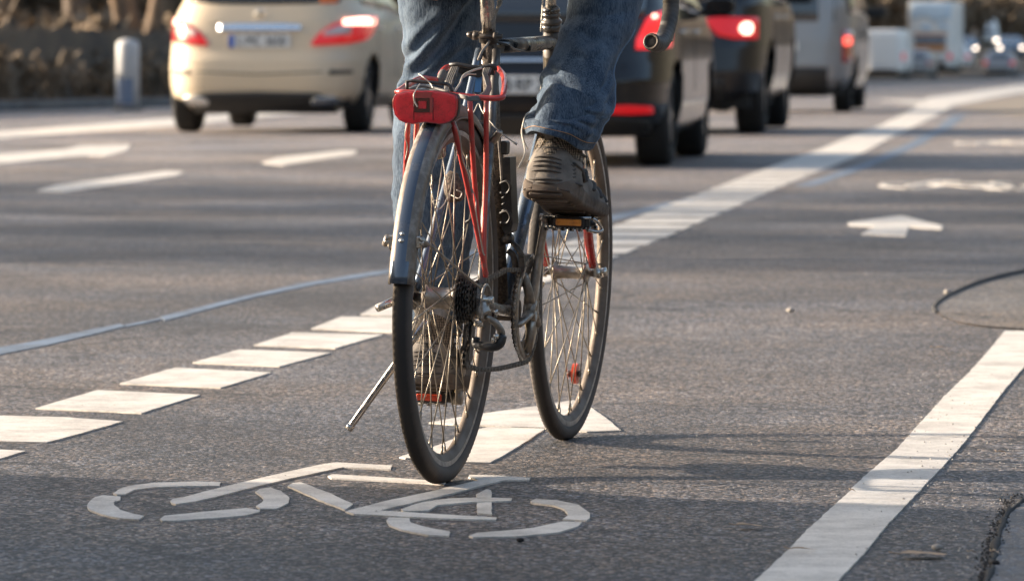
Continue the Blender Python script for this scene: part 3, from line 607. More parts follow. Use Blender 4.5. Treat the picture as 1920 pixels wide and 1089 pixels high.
for s in (-1, 1):
    e = Vector((BE.x, .212 * s, BE.z))
    P = spline([BARC + Vector((0, .10 * s, 0)), BARC + Vector((.01, .165 * s, .002)), BARC + Vector((.035, .198 * s, .0)), BARC + Vector((.062, .211 * s, -.012)), Vector((.930, .214 * s, .895)), Vector((.912, .215 * s, .862)), Vector((.875, .215 * s, .832)), Vector((.825, .216 * s, .817)), Vector((.785, .216 * s, .815)), e], 12)
    b = MB(); rad = [.0162 + .0011 * ((i % 4) / 4) for i in range(len(P))]; b.tube(P, rad, 18)
    g = b.build('bar_tape', M['tape'], hb, fix=False)
    d = (P[-1] - P[-3]).normalized(); b = MB(); b.lathe([(.016, -.006), (.0175, -.002), (.0175, .003), (.0145, .005), (.0115, .003), (.0105, -.004), (0, -.006)], (0, 0, 0), 'Z', 20); pl = b.build('bar_end', M['blackmetal'], hb, fix=False); pl.location = P[-1]; pl.rotation_euler = d.to_track_quat('Z', 'Y').to_euler()
    h0 = BARC + Vector((.062, .211 * s, -.008)); b = MB(); b.tube(spline([h0, h0 + Vector((.03, 0, .03)), h0 + Vector((.038, 0, .055))], 4), [.018, .018, .019, .019, .018, .016, .014, .012, .008], 12); b.build('brake_hood', M['black'], hb)
    b = MB(); b.tube(spline([h0 + Vector((.036, 0, .03)), h0 + Vector((.055, 0, -.01)), h0 + Vector((.05, 0, -.06)), h0 + Vector((.025, 0, -.1))], 4), .006, 8, flat=1.7); b.build('brake_lever', M['alub'], hb)
# seat post, clamp, saddle
sp_d = (ST - BBc).normalized()
b = MB(); b.tube([ST - sp_d * .02, ST + sp_d * .17], .0136, 20); b.build('seat_post', M['alub'], bike, fix=False)
b = MB(); b.tube([ST + sp_d * .0, ST + sp_d * .018], .0185, 20); b.tube([ST + Vector((-.02, -.03, .010)), ST + Vector((-.02, .03, .010))], .005, 10); b.tube([ST + Vector((-.02, .016, .010)), ST + Vector((-.021, .026, .011))], .009, 12); b.tube([ST + Vector((-.02, .026, .011)), ST + Vector((-.022, .038, .012))], [.009, .004], 12); b.tube([ST + Vector((-.02, -.014, .01)), ST + Vector((-.02, -.02, .01))], .008, 10)
b.build('seat_clamp', M['blackmetal'], bike)
b = MB(); rows = []; sc = ST + sp_d * .19
for i in range(13):
    t = i / 12; x = -.13 + .27 * t; w = lerp(.075, .018, min(1, (t * 1.15)) ** .7); 
    rows.append([sc + Vector((x, w * math.cos(q), .028 * math.sin(q) * (1 if math.sin(q) > 0 else .4) + .01 * (1 - t))) for q in np.linspace(0, 2 * PI, 16, endpoint=False)])
b.grid(rows, True, True, True); b.tube([sc + Vector((-.08, .022, -.012)), sc + Vector((.1, .01, -.016))], .0035, 6); b.tube([sc + Vector((-.08, -.022, -.012)), sc + Vector((.1, -.01, -.016))], .0035, 6)
b.build('saddle', M['black'], bike)

# cables along the top tube and the rear brake
cab = lambda name, P, r, m='cable', n=6: (lambda b_: (b_.tube(spline(P, 8), r, n), b_.build(name, M[m], bike, fix=False)))(MB())
cab('brake_cable', [bp(912, 75, X=.25), bp(950, 84, X=.33), bp(970, 94, X=.45), bp(1000, 96, X=.62), bp(1034, 88, X=.77)], .0022, 'black')
for px in (951, 989):
    b = MB(); q = bp(px, 92, X=.35 if px < 960 else .55); b.box(q + Vector((0, 0, .001)), (.008, .014, .012), bev=.002); b.build('cable_guide', M['black'], bike)
cab('brake_cable', [bp(936, -6, X=.35), bp(934, 12, X=.34), bp(926, 40, X=.33), bp(925, 60, X=.30), bp(915, 82, X=.245), bp(905, 95, X=.22), bp(897, 112, X=.20)], .0028)
cab('brake_cable', [bp(940, -6, X=.36), bp(939, 8, X=.34), bp(929, 22, X=.33), bp(926, 45, X=.31)], .0022)
cab('brake_cable', [bp(1014, 60, X=.86), bp(1018, 0, X=.87)] , .0016, 'wire')
cab('brake_cable', [bp(1020, 62, X=.80), bp(1020, 120, X=.82), bp(1021, 138, X=.83)], .0018, 'wire')
cab('shift_cable', [bp(1018, 134, X=.83), bp(1012, 190, X=.8), bp(1010, 210, X=.78), bp(993, 222, X=.7), bp(978, 244, X=.66), bp(984, 285, X=.6), bp(972, 315, X=.55)], .0015, 'wire')

# rear mudguard
b = MB(); rows = []; A0, A1 = math.radians(178) - .13, math.radians(42)
RF = .3525
prof = [(-.0225, -.019), (-.0225, -.010), (-.0205, -.002), (-.016, .0028), (-.010, .0055), (-.004, .0066), (.004, .0066), (.010, .0055), (.016, .0028), (.0205, -.002), (.0225, -.010), (.0225, -.019)]
a0 = math.radians(173)
for i in range(61):
    t = lerp(a0, A1, i / 60); flare = .004 * max(0, 1 - i / 4)
    outer = [((RF + flare + h) * math.cos(t), y, (RF + flare + h) * math.sin(t) + .342) for y, h in prof]
    inner = [((RF + flare + h - .0022) * math.cos(t), y * .93, (RF + flare + h - .0022) * math.sin(t) + .342) for y, h in prof[::-1]]
    rows.append(outer + inner)
b.grid(rows, True, True, True); mg = b.build('mudguard', [M['fender'], M['fender_in']], bike, fix=False)
for p_ in mg.data.polygons:
    c_ = p_.center; rr0 = math.hypot(c_.x, c_.z - .342)
    if rr0 < RF - .001 or abs(c_.y) > .019 or (abs(c_.y) < .019 and p_.normal.dot(Vector((c_.x, 0, c_.z - .342))) < 0 and rr0 < RF + .0048): p_.material_index = 1
b = MB()
for s in (-1, 1): b.tube([((RF - .019) * math.cos(t), .0225 * s, (RF - .019) * math.sin(t) + .342) for t in np.linspace(a0, A1, 50)], .0020, 6)
b.build('mudguard_edge', M['fender_in'], mg)
# clips, bolts and wire stays of the mudguard
ta = math.radians(160.5)
def fpt(t, y, h=.004): return Vector(((RF + h) * math.cos(t), y, (RF + h) * math.sin(t) + .342))
b = MB()
for t, r in ((ta, .0052), (ta - .035, .0045)):
    n_ = Vector((math.cos(t), 0, math.sin(t))); b.tube([fpt(t, .001), fpt(t, .001, .009)], [r, r * .8], 10)
for s in (1, -1):
    q = fpt(ta - .01, .0255 * s, -.012); b.box(q, (.010, .010, .022), bev=.002); b.tube([q, q + Vector((-.002, .011 * s, -.001))], .0045, 8)
b.build('mudguard_bolt', M['alub'], mg)
for s in (1, -1):
    b = MB(); q = fpt(ta - .01, .036 * s, -.014); b.tube([q + Vector((-.004, 0, .006)), Vector((.0, .070 * s, .358))], .0021, 8); b.tube([q + Vector((-.006, -.006 * s, .010)), q + Vector((.004, .002 * s, -.006))], .0058, 10)
    b.build('mudguard_stay', M['alu'], bike)

# rack
RZ = .722
rk = MB()
loop = [bp(745, 173, X=-.105), bp(830, 177, X=-.105), bp(905, 184, X=-.100), bp(936, 184, X=-.09), bp(944, 176, X=-.07), bp(946, 155, X=.02), bp(943, 140, X=.10), bp(934, 129, X=.17)]
loop[3] = bp(938, 184, X=-.095)
rk.tube(spline(loop, 7), .0054, 12)
rk.tube(spline([bp(745, 173, X=-.105) , bp(764, 160, X=.0), bp(790, 148, X=.10), bp(822, 150, X=.14), bp(827, 138, X=.17), bp(838, 127, X=.20), bp(856, 125, X=.21)], 6), .0054, 12)
rack = rk.build('rack', M['red'], bike, fix=False)
EY = Vector((.004, -.071, .385))
for P in ([bp(848, 224, X=-.09), bp(872, 330, X=-.06), bp(896, 440, X=-.02), EY + Vector((-.004, 0, .01)), EY], [bp(881, 186, X=-.04), bp(889, 330, X=-.02), bp(901, 460, X=.0), EY + Vector((.0, -.001, .004))], [bp(912, 184, X=.03), bp(911, 330, X=.03), bp(907, 460, X=.01), EY]):
    b = MB(); b.tube(spline(P, 4), .0051, 12); b.build('rack_strut', M['red'], rack, fix=False)
for P in ([bp(765, 232, X=-.09), (-.05, .072, .52), (-.008, .074, .39)], [(.02, .070, .70), (.01, .073, .52), (.0, .074, .385)]):
    b = MB(); b.tube(spline(P, 5), .0051, 12); b.build('rack_strut', M['red'], rack, fix=False)
cab('lamp_wire', [bp(852, 226, X=-.10), bp(862, 255, X=-.10), bp(868, 300, X=-.08), bp(880, 330, X=-.07), bp(884, 350, X=-.06), bp(892, 376, X=-.05), bp(893, 400, X=-.06), bp(905, 470, X=-.04), bp(909, 478, X=-.03)], .0011, 'wire')
cab('lamp_wire', [bp(764, 230, X=-.10), bp(759, 255, X=-.10), bp(764, 275, X=-.09), bp(760, 300, X=-.09)], .0010, 'wire')
# rear lamp / reflector
XL = -.166
OUT = [(741,181),(744,177),(760,173),(785,170.5),(815,170.5),(842,174),(857,179),(859.5,186),(859,205),(856,218),(848,227),(838,231),(826,232.5),(812,230.5),(800,229),(786,230.5),(775,232.5),(762,230.5),(750,225),(742,215),(738.5,200),(738.5,188)]
P3 = [bp(x, y, X=XL) for x, y in OUT]; cen = bp(799, 201, X=XL)
b = MB(); N_ = len(P3); rows = []
for d, k in ((0, 1.0), (-.006, 1.0), (-.0078, .99), (-.0085, .96), (-.0088, .9), (-.0090, .5), (-.0092, .02)):
    rows.append([cen + (p - cen) * k + Vector((d, 0, 0)) for p in P3])
b.grid(rows, True, True); lens = b.build('rear_reflector', M['redrefl'], rack)
b = MB(); rows = [[cen + (p - cen) * k + Vector((d, 0, 0)) for p in P3] for d, k in ((-.003, 1.018), (-.001, 1.03), (.012, 1.025), (.03, .8), (.05, .5), (.055, .02))]
b.grid(rows, True, True); b.build('reflector_housing', M['black'], rack)
b = MB(); rimp = [cen + (p - cen) * .985 + Vector((-.0075, 0, 0)) for p in P3]; b.tube(rimp + [rimp[0]], .0011, 6); b.build('reflector_rim', M['clear'], rack, fix=False)
b = MB(); b.tube([bp(x, y, X=XL - .0092) for x, y in ((776, 184), (776, 226))], .0007, 5); b.build('lens_joint', M['redglass'], rack, fix=False)
b = MB(); b.tube([bp(x, y, X=XL - .0092) for x, y in ((812, 184), (812, 226))], .0007, 5); b.build('lens_joint', M['redglass'], rack, fix=False)
def rbox(name, pts, x0, x1, m, par): 
    b_ = MB(); b_.prism([bp(*p, X=x0) for p in pts], Vector((x1 - x0, 0, 0))); return b_.build(name, m, par)
rbox('lamp_window', [(777,184),(806,184),(806,211),(777,211)], XL - .0105, XL - .002, M['redglass'], rack)
rbox('lamp_lens', [(785,190),(799,190),(799,204),(785,204)], XL - .0125, XL - .010, M['redrefl'], rack)
rbox('lamp_top', [(774,173),(810,173),(808,184),(776,184)], XL - .0105, XL - .004, M['clear'], rack)
rbox('lamp_side', [(806,184),(811,183),(811,212),(806,211)], XL - .0115, XL - .008, M['clear'], rack)
cab('lamp_wire', [bp(787, 158, X=-.150), bp(781, 168, X=-.175), bp(776, 178, X=-.183), bp(777, 190, X=-.183), bp(783, 201, X=-.183)], .0013, 'wire')
# black sprung bracket over the lamp, the luggage clamp and its straps
b = MB(); b.tube([bp(764, 176, X=-.09), bp(763, 153, X=-.085), bp(775, 152, X=-.085), bp(838, 158, X=-.085), bp(845, 163, X=-.085), bp(848, 178, X=-.09)], .0036, 8); b.build('spring_bracket', M['black'], rack)
b = MB(); b.tube(spline([bp(768, 168, X=-.06), bp(790, 162, X=-.03), bp(815, 166, X=-.03), bp(840, 172, X=-.05), bp(850, 168, X=-.03)], 5), .005, 8, flat=.6); b.tube(spline([bp(780, 172, X=-.04), bp(810, 170, X=-.04), bp(835, 176, X=-.06)], 5), .006, 8, flat=.5); b.build('bungee', M['rubber'], rack)
b = MB(); b.tube([bp(843, 122, X=.12), bp(858, 121, X=.12), bp(880, 126, X=.12), bp(905, 127, X=.12), bp(918, 123, X=.12), bp(928, 124, X=.12), bp(929, 133, X=.12)], .0042, 8)
b.prism([bp(x, y, X=.125) for x, y in ((846, 124), (928, 126), (926, 142), (912, 140), (898, 146), (870, 142), (860, 136), (848, 137))], (.006, 0, 0)); b.build('luggage_clamp', M['black'], rack)
def strap(P0, P1):
    b_ = MB()
    for a, c, e, g in zip(P0[:-1], P0[1:], P1[:-1], P1[1:]): b_.prism([a, c, g, e], (-.004, 0, 0))
    for k in (.2, .4, .6, .8):
        b_.tube([p.lerp(q, k) + Vector((-.0045, 0, 0)) for p, q in zip(P0, P1)], .0016, 6)
    return b_.build('rubber_strap', M['rubber'], rack)
strap([bp(846, 126, X=.11), bp(835, 150, X=.05), bp(833, 172, X=-.04)], [bp(862, 126, X=.11), bp(853, 150, X=.05), bp(846, 172, X=-.04)])
strap([bp(x, y, X=X) for x, y, X in ((907, 128, .11), (904, 138, .09), (909, 152, .05), (912, 162, 0), (908, 172, -.05), (896, 179, -.10), (880, 181, -.115), (862, 176, -.11))],
      [bp(x, y, X=X) for x, y, X in ((923, 128, .11), (917, 142, .09), (921, 155, .05), (922, 167, 0), (917, 180, -.05), (901, 190, -.105), (880, 190, -.118), (861, 182, -.11))])
b = MB(); b.tube(spline([bp(831, 136, X=.16), bp(826, 147, X=.14), bp(824, 155, X=.14)], 4), .0072, 10); b.build('rubber_sleeve', M['rubber'], rack)
cab('cable_tie', [bp(785, 139, X=-.08), bp(796, 147, X=-.09), bp(806, 156, X=-.09), bp(812, 166, X=-.10)], .0011, 'wire')
cab('pale_cable', [bp(903, 128, X=.05), bp(886, 133, X=.02), bp(869, 142, X=-.02), bp(862, 158, X=-.05), bp(852, 172, X=-.09)], .0021, 'wire')
cab('pale_cable', [bp(892, 140, X=.04), bp(878, 140, X=.02), bp(868, 146, X=-.02)], .0016, 'wire')
b = MB(); b.prism([bp(x, y, X=.13) for x, y in ((892, 144), (903, 144), (901, 173), (889, 173))], (.004, 0, 0)); b.build('sticker', M['blueplastic'], frame)
# cantilever brakes
for s, P in ((-1, [bp(905, 296, X=.20), bp(912, 280, X=.185), bp(931, 256, X=.17), bp(937, 247, X=.16)]), (1, [bp(823, 288, X=.20), bp(832, 262, X=.19), bp(842, 246, X=.17)])):
    b = MB(); b.tube(spline(P, 5), [lerp(.010, .0065, i / 15) for i in range(16)], 10, flat=.8); b.tube([P[0] + Vector((-.022, 0, 0)), P[0] + Vector((.01, 0, 0))], .0115, 16); b.tube([P[0] + Vector((-.026, 0, 0)), P[0] + Vector((-.022, 0, 0))], .006, 10)
    b.tube([P[0] + Vector((0, 0, .03)), P[0] + Vector((0, -.018 * s, .03))], .006, 10); b.box(P[0] + Vector((.01, -.022 * s, .028)), (.05, .010, .012), bev=.003)
    b.build('brake_arm', M['alu'], frame)
cab('brake_cable', [bp(937, 248, X=.16), bp(925, 235, X=.16), bp(905, 210, X=.18), bp(897, 195, X=.19), bp(885, 215, X=.18), bp(850, 245, X=.17)], .0013, 'wire')
b = MB(); b.tube([bp(938, 249, X=.16), bp(952, 259, X=.16), bp(968, 270, X=.155)], .0014, 6); b.tube([bp(964, 267, X=.156), bp(969, 271, X=.155)], .0024, 6); b.build('cable_end', M['wire'], bike)
# small bottle-shaped dynamo on the left stay
b = MB(); q = bp(850, 345, X=.12); b.tube([q + Vector((.0, 0, .022)), q + Vector((0, .003, .012)), q, q + Vector((0, -.003, -.028)), q + Vector((0, -.004, -.034))], [.009, .014, .019, .019, .011], 16); b.build('dynamo', M['muddy'], bike)
cab('lamp_wire', [bp(845, 360, X=.10), bp(838, 372, X=.08), bp(832, 384, X=.07), bp(822, 392, X=.06), bp(812, 378, X=.06), bp(824, 376, X=.06)], .0011, 'wire')
cab('lamp_wire', [bp(846, 366, X=.10), bp(860, 372, X=.09), bp(866, 362, X=.09), bp(856, 356, X=.09)], .0011, 'wire')
b = MB(); b.tube([bp(872, 418, X=.12), bp(890, 407, X=.12)], .006, 6, flat=.4); b.build('strap_end', M['black'], bike)
# folding-lock holder on the seat tube: black plastic
b = MB()
Q = [(946,295),(956,295),(958,360),(961,420),(958,434),(948,440),(942,430),(940,360),(938,300)]
b.prism([bp(x, y, X=.335) for x, y in Q], (.05, 0, 0))
for y in (352, 408):
    b.tube(spline([bp(938, y - 8, X=.33), bp(951, y - 12, X=.325), bp(957, y, X=.325), bp(950, y + 11, X=.33), bp(938, y + 9, X=.33)], 4), .0035, 8, flat=.8)
for y in (338, 372, 384, 396): b.tube([bp(941, y, X=.332), bp(948, y - 4, X=.33)], .002, 6)
b.box(bp(947, 277, X=.345), (.03, .013, .026), bev=.003); b.box(bp(939, 283, X=.345), (.03, .006, .03), bev=.002)
b.build('lock_holder', M['black'], bike)
cab('lock_rod', [bp(934, 250, X=.30), bp(938, 300, X=.32), bp(941, 341, X=.33)], .0024, 'cable')

# cassette
cs = MB(); n_c = 8
for i in range(n_c):
    rad = lerp(.047, .026, i / (n_c - 1)); y = lerp(-.026, -.056, i / (n_c - 1)); T = int(round(rad * 2 * PI / .0127)); pts = []
    for k in range(T * 4):
        t = 2 * PI * k / (T * 4); r = rad + (.0032 if k % 4 in (1, 2) else -.0022); pts.append((r * math.cos(t), y, .342 + r * math.sin(t)))
    cs.prism(pts, (0, -.0016, 0))
    cs.lathe([(rad * .75, y - .0016), (rad * .8, y - .0036)], (0, 0, .342), n=20)
cs.lathe([(.021, -.022), (.021, -.058), (.014, -.060), (.009, -.061), (.009, -.066), (0, -.066)], (0, 0, .342), n=24)
cs.build('cassette', M['blackmetal'], bike, fix=False)
b = MB(); b.lathe([(.0, -.064), (.009, -.064), (.009, -.072), (.0075, -.073), (.0075, -.087), (.006, -.0885), (0, -.0885)], (0, 0, .342), n=20); b.build('axle_nut', M['alub'], bike, fix=False)
b = MB(); b.lathe([(0, .064), (.0095, .064), (.0095, .080), (.007, .081), (.007, .098), (0, .098)], (0, 0, .342), n=20); b.build('axle_nut', M['alub'], bike, fix=False); b = MB()
q0 = Vector((0, .092, .337)); q1 = bp(708, 578, X=-.04); b.tube([q0, q0.lerp(q1, .6), q1], [.0085, .0078, .0072], 12); 
b.build('quick_release', M['alub'], bike)
# chainset
def teeth(b_, c, rad, y, th, T, hole):
    o = []; n = T * 4; i_ = []
    for k in range(n):
        t = 2 * PI * k / n; r = rad + (.0030 if k % 4 in (1, 2) else -.0020)
        o.append((c[0] + r * math.cos(t), c[2] + r * math.sin(t))); i_.append((c[0] + hole * math.cos(t), c[2] + hole * math.sin(t)))
    rows = [[(x, y, z) for x, z in o], [(x, y, z) for x, z in i_], [(x, y + th, z) for x, z in i_], [(x, y + th, z) for x, z in o], [(x, y, z) for x, z in o]]
    b_.grid([list(r) for r in rows], True, False)
CR = .0995
b = MB(); teeth(b, BBc, CR, -.052, .003, 52, .078); b.lathe([(.0925, -.0525), (.090, -.0545), (.080, -.0545), (.077, -.0525)], BBc * 1, n=64)
cr = b.build('chainring', M['alu'], bike, fix=False)
b = MB(); teeth(b, BBc, .080, -.042, .003, 42, .060); b.build('inner_chainring', M['blackmetal'], cr, fix=False)
def crank(s):
    """s=-1 right and up, s=+1 left and down"""
    d = Vector((.008, 0, .1735)) if s < 0 else Vector((-.008, 0, -.1735)); y0, y1 = .058 * s, .080 * s
    b_ = MB(); rows = []
    for i in range(13):
        t = i / 12; c = BBc + d * t + Vector((0, lerp(y0, y1, t), 0)); w = lerp(.021, .0125, min(1, t * 1.6)) + (.003 if i == 12 else 0); h = lerp(.009, .0065, t)
        rows.append([c + Vector((w * math.copysign(abs(math.cos(q)) ** .7, math.cos(q)), h * math.copysign(abs(math.sin(q)) ** .7, math.sin(q)), 0)) for q in np.linspace(0, 2 * PI, 16, endpoint=False)])
    b_.grid(rows, True, True, True)
    e = BBc + d + Vector((0, y1, 0)); b_.tube([e + Vector((0, -.009 * s, 0)), e + Vector((0, .008 * s, 0))], .0145, 20)
    b_.tube([BBc + Vector((0, .048 * s, 0)), BBc + Vector((0, .070 * s, 0))], .020, 20)
    if s < 0:
        for k in range(5):
            t = math.radians(90 + 36 + 72 * k) - .05; u = Vector((math.cos(t), 0, math.sin(t))); 
            b_.tube([BBc + Vector((0, -.058, 0)), BBc + u * .04 + Vector((0, -.060, 0)), BBc + u * .085 + Vector((0, -.0555, 0))], [.014, .0095, .008], 10, flat=.7)
            b_.tube([BBc + u * .084 + Vector((0, -.060, 0)), BBc + u * .084 + Vector((0, -.050, 0))], .0058, 10)
    o = b_.build('crank_arm', M['alu'], bike, fix=False); return e
eR = crank(-1); eL = crank(1)
def pedal(e, s, m):
    c = e + Vector((0, .055 * s, 0)); b_ = MB()
    b_.tube([e, c + Vector((0, .045 * s, 0))], [.0075, .0055], 12); b_.tube([e + Vector((0, .010 * s, 0)), e + Vector((0, .022 * s, 0))], .011, 12)
    pd = b_.build('pedal', M['black'], bike)
    b_ = MB(); b_.cur = 0
    for z in (-1,):
        # serrated cage seen from behind
        for x in (-.030, .030):
            n = 22; top = [(c.y - .043 * 1 + .092 * k / n) for k in range(n + 1)]
            lo = [(-.0125 - (.0035 if (k % 4) in (0, 1) else 0)) for k in range(n + 1)]
            for k in range(n): b_.prism([(c.x + x, top[k], c.z - .006), (c.x + x, top[k + 1], c.z - .006), (c.x + x, top[k + 1], c.z + lo[k]), (c.x + x, top[k], c.z + lo[k])], (.002, 0, 0))
            b_.box((c.x + x, c.y + .003, c.z + .010), (.003, .092, .006))
        b_.tube(spline([(c.x - .030, c.y + .046 * s, c.z + .010), (c.x - .02, c.y + .054 * s, c.z + .002), (c.x, c.y + .057 * s, c.z - .008), (c.x + .028, c.y + .050 * s, c.z - .01)], 4), .0032, 8)
        b_.tube(spline([(c.x - .030, c.y + .036 * s, c.z - .012), (c.x - .02, c.y + .052 * s, c.z - .016), (c.x, c.y + .058 * s, c.z - .014), (c.x + .028, c.y + .050 * s, c.z - .01)], 4), .0035, 8)
    b_.build('pedal_cage', M['chrome'], pd)
    b_ = MB(); b_.box((c.x, c.y - .002, c.z), (.056, .072, .022), bev=.004); b_.box((c.x - .0305, c.y - .004 - .004 * s, c.z + .001), (.006, .060, .021), bev=.002)
    b_.build('pedal_body', M['black'], pd)
    b_ = MB(); b_.box((c.x - .036, c.y - .004 - .004 * s, c.z + .001), (.006, .050, .0125), bev=.0012); b_.build('pedal_reflector', m, pd)
    return c
pR = pedal(eR, -1, M['amber']); pL = pedal(eL, 1, M['redamber'])
# chain: links laid along the two runs and round the mechs
def links(P, closed=False, pitch=.0106):
    P = [Vector(p) for p in P]; L_ = [0]
    for a, c in zip(P[:-1], P[1:]): L_.append(L_[-1] + (c - a).length)
    n = int(L_[-1] / pitch); b_ = MB()
    def at(s):
        s = max(0, min(L_[-1], s)); i = max(0, min(len(P) - 2, int(np.searchsorted(L_, s)) - 1)); return P[i].lerp(P[i + 1], (s - L_[i]) / max(1e-9, L_[i + 1] - L_[i]))
    for k in range(n):
        a, c = at(k * pitch), at((k + 1) * pitch); t = (c - a).normalized(); m_ = (a + c) / 2
        u = Vector((0, 1, 0)); u = (u - t * t.dot(u)).normalized(); w = t.cross(u); Rm = Matrix((t, u, w)).transposed()
        g = .0036 if k % 2 else .0024
        for sg in (1, -1): b_.box(m_ + u * g * sg, (pitch * (1.25 if k % 2 else 1.0), .0012, .0086), Rm, bev=.0025)
        b_.tube([a - u * .0042, a + u * .0042], .0030, 8)
    return b_
up_ = [(.0, -.050, .342 + .028), (.10, -.050, .372), (.25, -.0505, .385), (.36, -.0505, .380), BBc + Vector((-.02, -.0505, CR))]
arc = [BBc + Vector((CR * math.cos(t), -.0505, CR * math.sin(t))) for t in np.linspace(math.radians(100), math.radians(-97), 24)]
pu = bp(870, 640, X=.02, ); 
JK = Vector((.012, -.043, .283)); TN = Vector((.030, -.033, .232))
lo_ = spline([BBc + Vector((-.015, -.0505, -CR)), (.34, -.048, .198), (.22, -.044, .199), (.11, -.038, .205), (.055, -.034, .213)], 8)
rt_ = [TN + Vector((.019 * math.cos(t), 0, .019 * math.sin(t))) for t in np.linspace(math.radians(-70), math.radians(-200), 8)]
rt2 = [JK + Vector((.019 * math.cos(t), 0, .019 * math.sin(t))) for t in np.linspace(math.radians(-30), math.radians(60), 6)]
cas = [Vector((.030 * math.cos(t), -.046, .342 + .030 * math.sin(t))) for t in np.linspace(math.radians(-120), math.radians(-270), 10)]
links(up_[0:1] + up_[1:] + arc + lo_ + rt_ + rt2 + cas).build('chain', M['chain'], bike, fix=False)
# rear mech
b = MB()
for p in (JK, TN):
    for yy in (-.0035,): 
        pts = [p + Vector(((.0155 + (.003 if k % 4 in (1, 2) else 0)) * math.cos(2 * PI * k / 44), -.0015, (.0155 + (.003 if k % 4 in (1, 2) else 0)) * math.sin(2 * PI * k / 44))) for k in range(44)]; b.prism(pts, (0, .003, 0))
b.build('jockey_wheel', M['black'], bike)
b = MB()
for sg in (-.0075, .006): b.prism([JK + Vector((-.016, sg, .010)), JK + Vector((.014, sg, .014)), TN + Vector((.014, sg, -.006)), TN + Vector((.0, sg, -.013)), TN + Vector((-.013, sg, .0))], (0, .0018, 0))
b.build('derailleur_cage', M['blackmetal'], bike)
b = MB(); K1 = bp(911, 593, X=-.01); K2 = bp(925, 632, X=.0)
b.tube(spline([Vector((0, -.066, .335)), Vector((-.006, -.070, .32)), K1], 4), [.014, .014, .014, .015, .015, .015, .014, .014, .013], 14)
b.tube(spline([K1, bp(930, 606, X=.0), bp(940, 625, X=.01), bp(930, 640, X=.01)], 5), [.008 + .0035 * math.sin(i / 5) for i in range(16)], 14, flat=.6)
b.build('rear_derailleur', M['alu'], bike)
b = MB(); b.tube(spline([bp(944, 628, X=-.005), bp(934, 645, X=-.005), bp(912, 649, X=-.005), bp(893, 645, X=.0), bp(893, 632, X=.0)], 6), [.009, .010, .011, .012, .0125, .013, .013, .013, .013, .013, .0125, .012, .0115, .011, .0105, .010, .010, .010, .010, .009, .009, .009, .009, .009, .008], 12, flat=.8)
b.build('derailleur_arm', M['black'], bike)
b = MB()
for x, y, r in ((930, 631, .006), (926, 637, .0055), (898, 606, .006), (929, 585, .004)): b.tube([bp(x, y, X=-.012), bp(x, y, X=-.025)], r, 8)
b.box(bp(897, 607, X=-.02), (.012, .016, .012), bev=.003); b.tube([bp(931, 580, X=.0), bp(930, 595, X=.0)], .003, 6)
b.build('derailleur_bolt', M['alub'], bike)
cab('shift_cable', [bp(920, 560, X=.02), bp(919, 545, X=.0), bp(913, 534, X=-.025), bp(907, 540, X=-.04), bp(904, 555, X=-.045), bp(903, 575, X=-.04), bp(904, 598, X=-.03)], .0026)
# front mech
b = MB(); F0 = bp(957, 455, X=.40)
b.tube([bp(940, 450, X=.385), bp(960, 447, X=.38)], .010, 12); b.tube([bp(953, 448, X=.36), bp(953, 448, X=.372)], .0065, 12)
b.tube(spline([bp(955, 450, X=.38), bp(968, 462, X=.37), bp(978, 478, X=.37), bp(980, 488, X=.38)], 5), .007, 10, flat=.6)
b.tube(spline([bp(952, 470, X=.38), bp(962, 478, X=.38), bp(966, 500, X=.38), bp(960, 512, X=.38)], 5), .006, 10)
b.prism([bp(x, y, X=.36) for x, y in ((972, 478), (982, 480), (984, 500), (976, 520), (969, 540), (966, 530), (972, 505))], (.07, 0, 0)); b.build('front_derailleur', M['blackmetal'], bike)
b = MB(); b.prism([BBc + Vector((r * math.cos(math.radians(a)), -.061, r * math.sin(math.radians(a)))) for r, a in ((.106, 60), (.110, 90), (.112, 120), (.106, 140), (.101, 140), (.103, 115), (.102, 90), (.100, 60))], (0, .0015, 0)); b.build('derailleur_plate', M['alub'], bike)
# kickstand
b = MB(); t0 = bp(655, 802, X=.12); t1 = bp(740, 684, X=.115); d_ = (t1 - t0)
b.tube([t0, t0 + d_ * .03, t0 + d_ * 1.0, t0 + d_ * 1.75], [.0062, .0066, .0070, .0075], 12); b.tube([t0 + d_ * -.02, t0 + d_ * .05], .0078, 12)
top = t0 + d_ * 1.75; b.tube(spline([top, top.lerp(Vector((.10, .062, .335)), .5) + Vector((0, .01, 0)), Vector((.10, .058, .335))], 5), .009, 10); b.build('kickstand', M['chrome'], bike)
b = MB(); b.tube(spline([bp(781, 568, X=.05), bp(787, 590, X=.08), bp(778, 610, X=.09), bp(771, 625, X=.1)], 5), [.010, .0105, .011, .0105, .010, .0095, .009, .0085, .008, .0075, .007, .0065, .006, .006, .006, .006], 10, flat=.7); b.build('kickstand_bracket', M['alub'], bike)

